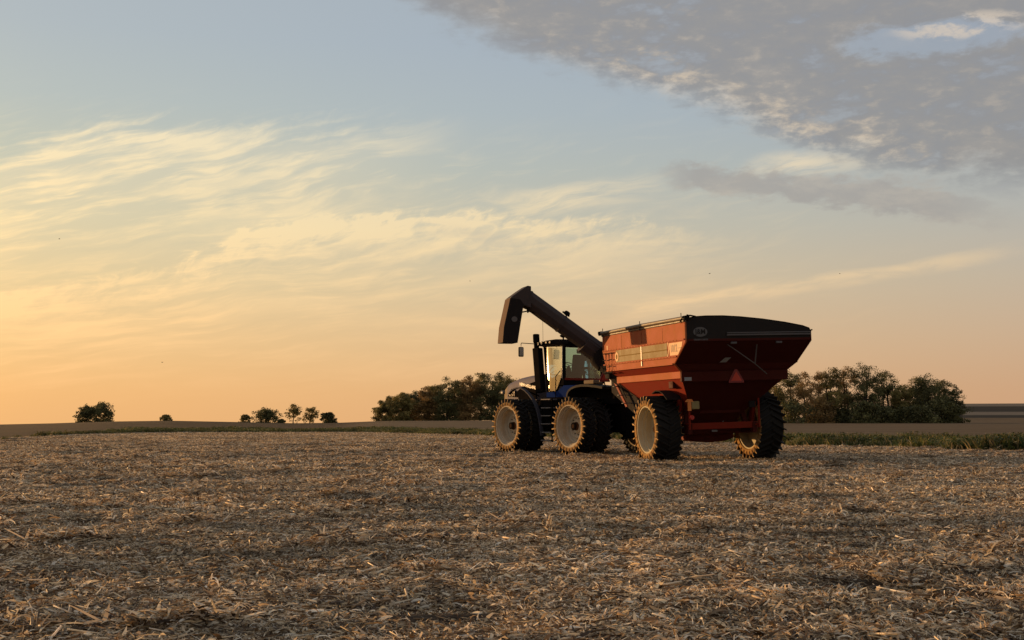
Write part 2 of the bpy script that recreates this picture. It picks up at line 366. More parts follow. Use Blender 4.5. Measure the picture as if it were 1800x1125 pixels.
def field_mat(name, c1, c2, sc_=.25, stretch=(1, 4, 1), fine=6.0, bands=None):
    m, g, p, out = newmat(name); ge = g.n('ShaderNodeNewGeometry'); v = ge.outputs['Position']
    mp = g.n('ShaderNodeMapping'); mp.inputs['Scale'].default_value = stretch; g.L.new(v, mp.inputs[0])
    n1 = g.noise(mp.outputs[0], sc_, 6, .65, .2); n2 = g.noise(mp.outputs[0], fine, 4, .6)
    c = g.mix(g.ss(g.m('ADD', g.m('MULTIPLY', n1, .6), g.m('MULTIPLY', n2, .4)), .35, .65), (*c1, 1), (*c2, 1))
    g.L.new(c, p.inputs['Base Color']); p.inputs['Roughness'].default_value = .95; p.inputs['Specular IOR Level'].default_value = .1
    bp = g.n('ShaderNodeBump'); bp.inputs['Strength'].default_value = .6; bp.inputs['Distance'].default_value = .05
    g.L.new(n2, bp.inputs['Height']); g.L.new(bp.outputs[0], p.inputs['Normal'])
    return m
M['soil'] = field_mat('residue_soil', (.04, .027, .018), (.15, .105, .068), .35, (1, 1.6, 1), 22)
M['verge'] = field_mat('verge_soil', (.03, .035, .012), (.055, .05, .02), .2, (1, 1, 1), 5)
M['stubble'] = field_mat('stubble_field', (.12, .072, .036), (.22, .145, .075), .03, (1, 5, 1), .9)
def two_fields():
    m = M['stubble']; g = NG(m.node_tree); p = [n for n in g.N if n.type == 'BSDF_PRINCIPLED'][0]
    src = p.inputs['Base Color'].links[0].from_socket; ge = g.n('ShaderNodeNewGeometry'); sp = g.n('ShaderNodeSeparateXYZ'); g.L.new(ge.outputs['Position'], sp.inputs[0])
    f = g.ss(g.m('ADD', sp.outputs[0], g.m('MULTIPLY', sp.outputs[1], .11)), -8.0, 0.0)      # ploughed field on the left, stubble on the right
    g.L.new(g.mix(f, g.mulc(src, (.48, .44, .42, 1)), src), p.inputs['Base Color'])
two_fields()
M['hill_tan'] = field_mat('hill_tan', (.17, .13, .09), (.25, .19, .13), .01, (1, 4, 1), .2)
M['hill_dark'] = field_mat('hill_dark', (.022, .019, .014), (.040, .032, .022), .02, (1, 4, 1), .3)
def leafy(name, stops, trans=.25, pos_scale=.5, rough=.7, row=False):
    m, g, p, out = newmat(name); ge = g.n('ShaderNodeNewGeometry')
    c = g.ramp(ge.outputs['Random Per Island'], stops)
    if row:      # weathering varies along the rows and in patches
        mp = g.n('ShaderNodeMapping'); mp.inputs['Rotation'].default_value = (0, 0, -rad(15)); mp.inputs['Scale'].default_value = (.35, 1.5, 1); g.L.new(ge.outputs['Position'], mp.inputs[0])
        n = g.m('ADD', g.m('MULTIPLY', g.noise(mp.outputs[0], .9, 5, .6), .6), g.m('MULTIPLY', g.noise(ge.outputs['Position'], .16, 4, .6), .4))
        k = g.m('ADD', g.m('MULTIPLY', g.ss(n, .38, .62), .66), .72)
    else:
        n = g.noise(ge.outputs['Position'], pos_scale, 4, .6)
        k = g.m('ADD', g.m('MULTIPLY', g.ss(n, .3, .7), 1.1), .65)
    vm = g.n('ShaderNodeVectorMath', operation='SCALE'); g.L.new(c, vm.inputs[0]); g.L.new(k, vm.inputs['Scale'])
    g.L.new(vm.outputs[0], p.inputs['Base Color']); p.inputs['Roughness'].default_value = rough; p.inputs['Specular IOR Level'].default_value = .25
    t = g.n('ShaderNodeBsdfTranslucent'); g.L.new(vm.outputs[0], t.inputs[0])
    x = g.n('ShaderNodeMixShader'); x.inputs[0].default_value = trans
    g.L.new(p.outputs[0], x.inputs[1]); g.L.new(t.outputs[0], x.inputs[2]); g.L.new(x.outputs[0], out.inputs[0])
    return m
M['residue'] = leafy('corn_residue', [(0.0, (.045, .027, .015)), (.30, (.19, .118, .06)), (.46, (.46, .31, .165)), (.58, (.60, .475, .33)), (.72, (.80, .60, .35)), (.86, (.90, .75, .52)), (1.0, (.96, .87, .72))], .32, 0, rough=.5, row=True)
M['weeds'] = leafy('verge_weeds', [(0.0, (.04, .06, .016)), (.35, (.08, .098, .026)), (.6, (.13, .13, .038)), (.8, (.26, .20, .075)), (1.0, (.38, .28, .15))], .25, .35)
M['bark'] = paint('bark', (.045, .035, .028), (.08, .06, .045), .4, .9)
M['leaf_green'] = leafy('crown_green', [(0, (.11, .095, .030)), (.5, (.18, .148, .046)), (1, (.29, .22, .08))], .2, .25)
M['leaf_dark'] = leafy('crown_dark', [(0, (.062, .062, .024)), (.5, (.10, .098, .036)), (1, (.17, .15, .055))], .15, .25)
M['leaf_brown'] = leafy('crown_brown', [(0, (.15, .095, .036)), (.5, (.23, .15, .058)), (1, (.34, .22, .085))], .25, .25)

# ------------------------------------------------------------------ terrain
def lerp(t, pts):
    if t <= pts[0][0]: return pts[0][1]
    for (a, b), (c, d) in zip(pts, pts[1:]):
        if t <= c: return b+(d-b)*(t-a)/(c-a)
    return pts[-1][1]
def sst(t, a, b):
    t = min(1, max(0, (t-a)/(b-a))); return t*t*(3-2*t)
def th(px): return math.atan((px-900)/FPX)
EDGE = [(-PI, 60), (-1.2, 60), (-.6, 62), (th(0), 80), (th(60), 92), (th(130), 106), (th(250), 119), (th(450), 121), (th(650), 116), (th(860), 92), (th(1100), 72), (th(1400), 59), (th(1700), 54), (th(2000), 52), (.8, 50), (PI, 60)]
WIDE = [(-PI, 10), (th(-100), .6), (th(60), .8), (th(150), 5), (th(300), 16), (th(650), 20), (th(860), 18), (th(1100), 18), (th(1400), 15), (th(1800), 15), (1.0, 14), (PI, 10)]
# height of the far crest as seen from the near field, by direction
CREST = [(-PI, .3), (-.6, .2), (th(0), .05), (th(100), .35), (th(180), .75), (th(300), .98), (th(420), .62), (th(520), .30), (th(600), .45), (th(680), .95), (th(900), 1.05), (th(1200), .85), (th(1400), .62), (th(1600), .62), (th(1800), .60), (1.0, .4), (PI, .3)]
RD = rad(15)
def vnoise(x, y, s):
    x *= s; y *= s
    return (math.sin(x*1.3+1.7*math.sin(y*.7+.3))+math.sin(y*1.1+1.3*math.sin(x*.9+2.0))+.5*math.sin(2.3*x+1.1*y+1.0))/2.5
def terrain(x, y):
    r = math.hypot(x, y); t = math.atan2(x, y)
    e_ = lerp(t, EDGE); w_ = min(1.0, max(0.0, (r-e_+6)/34)); z = lerp(t, CREST)*(.22*w_*w_*(3-2*w_)*(1.0 if abs(t) < 1 else 0)+.78*sst(r, 130, 300))+(.0 if t > .35 or t < -.6 else .0)
    if r < 90:
        q = -x*math.sin(RD)+y*math.cos(RD)+.12*vnoise(x, y, .8)
        k = 1-sst(r, 45, 85)
        z += k*(.05*math.cos(2*PI*q/.76)*(.55+.45*vnoise(x+9, y, .9))+.022*vnoise(x, y, 3.1)+.05*vnoise(x+31, y+7, .33))
    z -= .055*sst(r, 25, 33)*(1-sst(r, 50, 62))
    if r > 340: z -= .0046*(r-340)*(1+.0006*(r-340)) if r < 1500 else .0046*1160*1.7+(r-1500)*.012
    if t > 0: z += 11.7*sst(r, 330, 760)*sst(t, th(1280), th(1620))*(1-.5*sst(t, 1.2, 2.6))*(1-sst(r, 1200, 3500)*.6)
    return z
def polar_sheet(name, r0, r1, rows, mat, thetas, kind='structure'):
    """ring-shaped piece of ground between two radii (functions of direction)"""
    v = []; f = []; n = len(thetas)
    for j in range(rows+1):
        for t in thetas:
            a, b = r0(t), r1(t); k = j/rows
            r = a*(b/a)**k if a > 0 else b*k
            x, y = r*math.sin(t), r*math.cos(t); v.append((x, y, terrain(x, y)))
    for j in range(rows):
        for i in range(n):
            i2 = (i+1) % n
            f.append((j*n+i, (j+1)*n+i, (j+1)*n+i2, j*n+i2))
    if r0(0) <= .011:
        pass
    me = bpy.data.meshes.new(name); me.from_pydata(v, [], f); me.update()
    me.flip_normals() if me.polygons[n*rows//2].normal.z < 0 else None
    me.shade_smooth()
    return tag(link_mesh(name, me, mat), kind=kind)
thetas = [rad(a) for a in np.concatenate([np.arange(-180, -34, 4), np.arange(-33, 33.01, .3), np.arange(36, 180, 4)])]
E1 = lambda t: lerp(t, EDGE)
E2 = lambda t: lerp(t, EDGE)+lerp(t, WIDE)
polar_sheet('corn_stubble_ground', lambda t: .01, lambda t: 3.0, 2, M['soil'], thetas)
polar_sheet('corn_stubble_ground', lambda t: 3.0, E1, 210, M['soil'], thetas)
polar_sheet('verge_ground', E1, E2, 14, M['verge'], thetas)
polar_sheet('far_field', E2, lambda t: 352.0, 26, M['stubble'], thetas)
polar_sheet('distant_land', lambda t: 352.0, lambda t: 432.0, 6, M['stubble'], thetas)
HB = [(432, 470, 'hill_dark'), (470, 512, 'hill_tan'), (512, 597, 'hill_dark'), (597, 1300, 'hill_tan'), (1300, 9000, 'hill_tan')]
for a, b, mm in HB:
    polar_sheet('far_hill', (lambda t, a=a: a), (lambda t, b=b: b), 14, M[mm], thetas)

# ------------------------------------------------------------------ scattering (geometry nodes, for uncountable ground cover)
def scatter(name, pts, rot, scl, idx, sources, label, cat):
    col = bpy.data.collections.new(name+'_sources')
    for i, s in enumerate(sources):
        s.name = '%s_piece_%02d' % (name, i)
        for c in list(s.users_collection): c.objects.unlink(s)
        col.objects.link(s)
    me = bpy.data.meshes.new(name); me.from_pydata(pts, [], []); 
    a = me.attributes.new('turn', 'FLOAT_VECTOR', 'POINT'); a.data.foreach_set('vector', np.array(rot, 'f').ravel())
    a = me.attributes.new('size', 'FLOAT_VECTOR', 'POINT'); a.data.foreach_set('vector', np.array(scl, 'f').ravel())
    a = me.attributes.new('pick', 'INT', 'POINT'); a.data.foreach_set('value', np.array(idx, 'i'))
    o = bpy.data.objects.new(name, me); C.objects.link(o)
    tag(o, label, cat, kind='stuff')
    nt = bpy.data.node_groups.new(name, 'GeometryNodeTree')
    nt.interface.new_socket('Geometry', in_out='INPUT', socket_type='NodeSocketGeometry')
    nt.interface.new_socket('Geometry', in_out='OUTPUT', socket_type='NodeSocketGeometry')
    N, L = nt.nodes, nt.links
    gi = N.new('NodeGroupInput'); go = N.new('NodeGroupOutput')
    ci = N.new('GeometryNodeCollectionInfo'); ci.inputs['Collection'].default_value = col
    ci.inputs['Separate Children'].default_value = True; ci.inputs['Reset Children'].default_value = True
    ip = N.new('GeometryNodeInstanceOnPoints'); ip.inputs['Pick Instance'].default_value = True
    def attr(n_, t):
        x = N.new('GeometryNodeInputNamedAttribute'); x.data_type = t; x.inputs['Name'].default_value = n_
        return [q for q in x.outputs if q.enabled and q.name == 'Attribute'][0]
    L.new(gi.outputs[0], ip.inputs['Points']); L.new(ci.outputs[0], ip.inputs['Instance'])
    L.new(attr('turn', 'FLOAT_VECTOR'), ip.inputs['Rotation']); L.new(attr('size', 'FLOAT_VECTOR'), ip.inputs['Scale']); L.new(attr('pick', 'INT'), ip.inputs['Instance Index'])
    L.new(ip.outputs[0], go.inputs[0])
    md = o.modifiers.new('scatter', 'NODES'); md.node_group = nt
    return o

rng = random.Random(5)
def strip(V, Fc, base, yaw, L, w, seg, pitch0, bend, twist, roll, fold=.0, taper=True):
    """one curled leaf blade"""
    p = Vector(base); a = pitch0; b0 = len(V)
    for i in range(seg+1):
        k = i/seg
        hw = w*.5*((1-.85*k**2) if taper else (1.0 if 0 < i < seg else .7))
        d = Vector((math.cos(yaw)*math.cos(a), math.sin(yaw)*math.cos(a), math.sin(a)))
        s = Vector((-math.sin(yaw), math.cos(yaw), 0)); up = d.cross(s)*-1
        rr = roll+twist*k; side = s*math.cos(rr)+up*math.sin(rr)
        V.append(p-side*hw); V.append(p+side*hw)
        p = p+d*(L/seg); a += bend/seg; yaw += (bend*.3)/seg
        if p.z < -.03: p.z = -.03+rng.random()*.02
    for i in range(seg):
        q = b0+2*i; Fc.append((q, q+1, q+3, q+2))
def stick(V, Fc, p0, d, L, r):
    d = d.normalized(); a = d.orthogonal().normalized(); b = d.cross(a); q = len(V)
    for k in (0, 1):
        for j in range(5):
            t = 2*PI*j/5; V.append(Vector(p0)+d*L*k+(a*math.cos(t)+b*math.sin(t))*r*(1-.15*k))
    for j in range(5): Fc.append((q+j, q+(j+1) % 5, q+5+(j+1) % 5, q+5+j))
    Fc.append(tuple(q+5+j for j in range(5))); Fc.append(tuple(q+j for j in range(5))[::-1])
def raw(name, V, Fc, mat):
    me = bpy.data.meshes.new(name); me.from_pydata([tuple(v) for v in V], [], Fc); me.update(); me.shade_smooth()
    return link_mesh(name, me, mat)
def residue_patch(size, nleaf, nchaff, nstick, big):
    V = []; Fc = []
    for _ in range(nleaf):
        x, y = rng.uniform(-size, size), rng.uniform(-size, size)
        L = rng.uniform(.03, .15)*(1.0 if rng.random() < .9 else 1.7); w = rng.choice([.005, .007, .010, .014, .020, .034])*rng.uniform(.7, 1.3)
        z = rng.random()**2*.045*big
        if rng.random() < .90: pit, bend = rng.uniform(-.12, .32), rng.uniform(-1.1, .35)
        else: pit, bend = rng.uniform(.3, 1.0), rng.uniform(-2.6, -.8)
        strip(V, Fc, (x, y, z), rng.uniform(0, 2*PI), L, w, 3, pit, bend, rng.uniform(-1.2, 1.2), rng.uniform(-.8, .8))
    for _ in range(nchaff):
        x, y = rng.uniform(-size, size), rng.uniform(-size, size)
        strip(V, Fc, (x, y, rng.random()*.03), rng.uniform(0, 2*PI), rng.uniform(.02, .07), rng.uniform(.006, .022), 1, rng.uniform(-.3, .8), 0, 0, rng.uniform(-1, 1), taper=False)
    for _ in range(nstick):
        x, y = rng.uniform(-size, size), rng.uniform(-size, size); a = rng.uniform(0, 2*PI); e = rng.uniform(-.05, .25)
        stick(V, Fc, (x, y, rng.uniform(.0, .04)), Vector((math.cos(a), math.sin(a), e)), rng.uniform(.06, .26), rng.uniform(.004, .010))
    return raw('residue', V, Fc, M['residue'])
def stub_clump(big):
    """cut corn stalk standing in its row with husk leaves drooping round it"""
    V = []; Fc = []
    for _ in range(rng.choice([1, 1, 2])):
        a = rng.uniform(0, 2*PI); t = rng.uniform(.05, .5)
        stick(V, Fc, (rng.uniform(-.03, .03), rng.uniform(-.03, .03), -.03), Vector((math.cos(a)*t, math.sin(a)*t, 1)), rng.uniform(.07, .17)*big, rng.uniform(.009, .012))
    for _ in range(rng.randint(9, 20)):
        strip(V, Fc, (rng.uniform(-.03, .03), rng.uniform(-.03, .03), rng.uniform(.02, .13)*big), rng.uniform(0, 2*PI), rng.uniform(.07, .20)*big, rng.uniform(.006, .026), 4, rng.uniform(.2, 1.2), rng.uniform(-2.8, -1.0), rng.uniform(-1, 1), rng.uniform(-.6, .6))
    for _ in range(14):
        a = rng.uniform(0, 2*PI); r = rng.uniform(.0, .15)
        strip(V, Fc, (r*math.cos(a), r*math.sin(a), rng.uniform(0, .05)), rng.uniform(0, 2*PI), rng.uniform(.08, .2), rng.uniform(.01, .03), 3, rng.uniform(-.1, .5), rng.uniform(-.8, .2), 0, rng.uniform(-.6, .6))
    return raw('stub', V, Fc, M['residue'])
def husk_pile():
    V = []; Fc = []
    for _ in range(420):
        a = rng.uniform(0, 2*PI); r = rng.random()**.8*.42; z = .11*max(0, 1-(r/.42)**2)*rng.random()**.5
        strip(V, Fc, (r*math.cos(a)*1.3, r*math.sin(a)*.6, z), rng.uniform(0, 2*PI), rng.uniform(.06, .2), rng.uniform(.006, .03), 4, rng.uniform(-.1, .6), rng.uniform(-1.5, .2), rng.uniform(-1, 1), rng.uniform(-.7, .7))
    return raw('pile', V, Fc, M['residue'])
patches = [residue_patch(.95, 1500, 1100, 30, 1.0) for _ in range(7)]
stubs = [stub_clump(1.0) for _ in range(8)]
piles = [husk_pile() for _ in range(4)]
def tracks(x, y):
    """pressed-down wheel tracks and bare patches where less residue lies"""
    n = vnoise(x+3, y*1.7, .21)+.6*vnoise(x-11, y*2.2+5, .55)
    return n
pts = []; rot = []; scl = []; idx = []
def put(x, y, z, rz, s, i, tilt=0.0, sz=None):
    pts.append((x, y, z)); rot.append((rng.uniform(-tilt, tilt), rng.uniform(-tilt, tilt), rz)); scl.append((s, s, sz or s)); idx.append(i)
T0, T1 = th(-160), th(1960)
def emit(r_a, r_b, dens, fn):
    """points with a given density (per square metre) over the visible sector"""
    n = int(.5*(T1-T0)*(r_b*r_b-r_a*r_a)*dens)
    for _ in range(n):
        t = rng.uniform(T0, T1); r = math.sqrt(rng.uniform(r_a*r_a, r_b*r_b))
        if r < E1(t)-.2: fn(r*math.sin(t), r*math.cos(t), r)
def lane(x, y):
    dx, dy = x-5.87, y-38.45; a = rad(16.3)
    lx, ly = dx*math.cos(a)+dy*math.sin(a), -dx*math.sin(a)+dy*math.cos(a)
    return ly < 0 and (abs(abs(lx+.02*ly)-1.8) < .5)
def f_patch(x, y, r):
    n = tracks(x, y)-(1.6 if lane(x, y) else 0)
    s = rng.uniform(.85, 1.15)*PS
    put(x, y, terrain(x, y)+(.016 if r < 24 else .004)+(.0 if n > -.5 else -.012), rng.uniform(0, 2*PI), s, rng.randrange(7), .03, s*(1.0+.35*max(-1, min(1, n))))
def grid(r_a, r_b, step, t_a, t_b, sc_):
    """jittered grid, so that the mat of residue has no accidental holes"""
    global PS
    PS = sc_
    n = int(r_b/step)+1
    for i in range(-n, n+1):
        for j in range(-2, n+1):
            x, y = (i+rng.uniform(-.4, .4))*step, (j+rng.uniform(-.4, .4))*step
            r = math.hypot(x, y); t = math.atan2(x, y)
            if r_a <= r < r_b and t_a < t < t_b and r < E1(t)-.2: f_patch(x, y, r)
grid(3.0, 24, .74, -1.5, 1.5, .74); grid(24, 126, 1.04, T0, T1, 1.0)
def row_snap(x, y):
    q = -x*math.sin(RD)+y*math.cos(RD); dq = round(q/.76)*.76-q
    return x-dq*math.sin(RD), y+dq*math.cos(RD)
def f_stub(x, y, r):
    x, y = row_snap(x, y)
    if lane(x, y): return
    put(x, y, terrain(x, y), rng.uniform(0, 2*PI), rng.uniform(.45, 1.1), 7+rng.randrange(8), .15)
emit(4.0, 125, .40, f_stub)
def f_pile(x, y, r):
    x, y = row_snap(x, y)
    if lane(x, y): return
    put(x, y, terrain(x, y), RD+rng.uniform(-.5, .5), rng.uniform(.5, 1.15), 15+rng.randrange(4), .05)
emit(4.0, 90, .30, f_pile)
scatter('corn_residue', pts, rot, scl, idx, patches+stubs+piles, 'pale brown chopped corn stalks, husks and leaves covering the whole near field', 'corn residue')

# weeds of the grassy verge
def weed_tuft(h, n, broad):
    V = []; Fc = []
    for _ in range(n):
        a = rng.uniform(0, 2*PI); r = rng.random()*.45
        strip(V, Fc, (r*math.cos(a), r*math.sin(a), 0), rng.uniform(0, 2*PI), h*rng.uniform(.6, 1.25), .03*rng.uniform(.6, 1.6)*broad, 3, rng.uniform(.8, 1.5), rng.uniform(-1.4, -.1), rng.uniform(-.5, .5), 0)
    if broad > 1:
        for _ in range(n):
            a = rng.uniform(0, 2*PI); r = rng.random()*.4
            strip(V, Fc, (r*math.cos(a), r*math.sin(a), rng.uniform(.1, 1)*h), rng.uniform(0, 2*PI), rng.uniform(.06, .16), rng.uniform(.05, .09), 2, rng.uniform(-.3, .6), -.5, 0, rng.uniform(-.5, .5))
    return raw('weed', V, Fc, M['weeds'])
wv = [weed_tuft(.30, 70, 1.0) for _ in range(3)]+[weed_tuft(.42, 60, 1.5) for _ in range(3)]
pts = []; rot = []; scl = []; idx = []
def weeds(dens, T0, T1):
    t = T0
    n = 0
    for _ in range(int(dens)):
        t = rng.uniform(T0, T1); a, b = E1(t), E2(t)
        if rng.random() > (b-a)*(a+b)/2/2600: continue
        r = rng.uniform(a, b)+rng.uniform(-.8, .3)
        x, y = r*math.sin(t), r*math.cos(t)
        s = rng.uniform(.55, 1.1)*(1+.35*vnoise(x, y, .25))*(.8 if t < th(980) else 1.1)
        put(x, y, terrain(x, y)-.02, rng.uniform(0, 2*PI), s, rng.randrange(6), .1)
weeds(15000, T0, T1)
scatter('verge_weeds', pts, rot, scl, idx, wv, 'low green and yellowing weeds in a strip along the far edge of the stubble', 'weeds')

# ------------------------------------------------------------------ wheels
def tyre_mesh(w, R, rr, nl):
    b = MB(); h = w/2
    prof = [(-h*.86, rr), (-h*.99, rr+.04), (-h*1.02, (rr+R)/2-.01), (-h*.99, R-.14), (-h*.93, R-.115), (-h*.80, R-.085), (0, R-.065), (h*.80, R-.085), (h*.93, R-.115), (h*.99, R-.14), (h*1.02, (rr+R)/2-.01), (h*.99, rr+.04), (h*.86, rr)]
    b.lathe(prof, 56, [1, 1, 1, 1, 0, 0, 0, 0, 1, 1, 1, 1])
    for sgn in (-1, 1):
        for k in range(nl):
            a0 = 2*PI*(k+(.5 if sgn > 0 else 0))/nl
            secs = [(1.00, 0.00, R-.25, R-.21, .010, 2), (1.07, 0.0, R-.20, R-.05, .017, 2), (1.03, .01, R-.13, R+.005, .021, 2), (.80, .045, R-.10, R+.002, .026, 0), (.35, .13, R-.08, R+.004, .028, 0), (-.06, .21, R-.08, R+.002, .022, 0)]
            vs = []; fs = []; ms = []
            for (fx, da, rl, rh, hw, mi) in secs:
                da *= .95/R*min(w/.55, 1.3)
                for (rad_, s_) in ((rl, -1), (rh, -.75), (rh, .75), (rl, 1)):
                    t = a0+da+s_*hw/R
                    vs.append((sgn*h*fx, math.cos(t)*rad_, math.sin(t)*rad_))
            for i in range(len(secs)-1):
                for j in range(3):
                    fs.append((4*i+j, 4*i+j+1, 4*i+j+5, 4*i+j+4)); ms.append(2 if i < 2 else 0)
            fs.append((0, 1, 2, 3)); ms.append(2)
            q = len(b.v); b.v += vs; b.f += [tuple(q+i for i in f) for f in fs]; b.mi += ms
    return b
def rim_mesh(w, rr, deep, disc):
    """deep-dish rim; outer face towards -x"""
    b = MB(); h = w/2
    prof = [(-h*.90, rr+.035), (-h*.94, rr+.03), (-h*.93, rr-.01), (-h*.80, rr-.03), (-h*.62, rr-.045), (-h*.60, rr-.075), (-h*.40, rr-.085), (-h*.38, rr-.115), (deep-.10, rr-.125), (deep-.07, rr-.16), (deep-.02, rr-.18), (deep, rr*.64), (deep-.06, rr*.585), (deep-.07, rr*.50), (deep-.03, rr*.46), (deep-.03, rr*.34), (deep-.08, rr*.31), (deep-.08, .02)]
    b.lathe(prof, 48)
    b.lathe([(deep+.012, .02), (deep+.012, rr-.11), (h*.3, rr-.05), (h*.9, rr-.02), (h*.92, rr+.03)], 48)
    return b
def make_wheel(parent, x, y, z, w, R, rr, nl, side, deep, tm, rm, mrim, hubr, inner=False):
    """side -1: outer face to the left"""
    rim = link_mesh('wheel', rm, mrim, parent); rim.location = (x, y, z)
    rim.rotation_euler = (rng.uniform(0, PI), 0, 0) if side < 0 else (rng.uniform(0, PI), 0, PI)
    ty = link_mesh('tyre', tm, [M['tread'], M['sidewall'], M['lug']], rim)
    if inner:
        for q in (1, 2): ty.material_slots[q].link = 'OBJECT'; ty.material_slots[q].material = M['tread']  # inner dual sidewalls take tread black, painting in the outer tyre's shade
    h = MB(); h.lathe([(deep-.24, .01), (deep-.24, hubr*.55), (deep-.20, hubr*.75), (deep-.16, hubr*.8), (deep-.15, hubr*1.05), (deep-.07, hubr*1.15)], 16); h.build('hub', M['hub'], rim, 35)
    bo = MB()
    for k in range(10):
        a = 2*PI*k/10; yy, zz = math.cos(a)*rr*.40, math.sin(a)*rr*.40
        bo.tube([(deep-.07, yy, zz), (deep-.02, yy, zz)], .020, 6)
    tag(bo.build('wheel_nuts', M['hub'], rim), kind='stuff')
    va = MB(); va.tube([(-.02, 0, rr-.12), (-.10, 0, rr-.17)], .010, 6); va.build('valve', M['black'], rim)
    return rim
def mesh_of(b, name, smooth):
    o = b.build(name, [M['tread'], M['sidewall'], M['lug']] if 'tyre' in name else M['rim'], None, smooth); me = o.data; bpy.data.objects.remove(o); return me
TR_R, TR_RR, TR_W = 1.0, .72, .52
CA_R, CA_RR, CA_W = 1.0, .68, .80
tyre_tr = mesh_of(tyre_mesh(TR_W, TR_R, TR_RR, 29), 'tractor_tyre', 40)
tyre_ca = mesh_of(tyre_mesh(CA_W, CA_R, CA_RR, 27), 'cart_tyre', 40)
rim_tr = mesh_of(rim_mesh(TR_W, TR_RR, .17, 0), 'rim', 35)
rim_tr.materials.clear()
rim_tr2 = mesh_of(rim_mesh(TR_W, TR_RR, -.05, 0), 'rim', 35); rim_tr2.materials.clear()
rim_ca = mesh_of(rim_mesh(CA_W, CA_RR, .12, 0), 'rim', 35); rim_ca.materials.clear()

def textobj(name, body, size, mat, parent, Mx, depth=.006, shear=0.0, sx=1.0, bold=0.0):
    cu = bpy.data.curves.new(name, 'FONT'); cu.body = body; cu.size = size; cu.align_x = 'CENTER'; cu.align_y = 'CENTER'
    cu.extrude = depth; cu.shear = shear; cu.offset = bold; cu.resolution_u = 3
    o = bpy.data.objects.new(name, cu); C.objects.link(o)
    dg = bpy.context.evaluated_depsgraph_get(); me = bpy.data.meshes.new_from_object(o.evaluated_get(dg)); C.objects.unlink(o); bpy.data.objects.remove(o)
    me.transform(Mx @ Matrix.Diagonal((sx, 1, 1, 1))); me.materials.clear()
    return link_mesh(name, me, mat, parent)
def face_left(x, y, z):      # text on a wall facing -x, reading from +y to -y
    return Matrix(((0, 0, -1, x), (-1, 0, 0, y), (0, 1, 0, z), (0, 0, 0, 1)))
def face_back(x, y, z):      # text on a wall facing -y
    return Matrix(((1, 0, 0, x), (0, 0, -1, y), (0, 1, 0, z), (0, 0, 0, 1)))

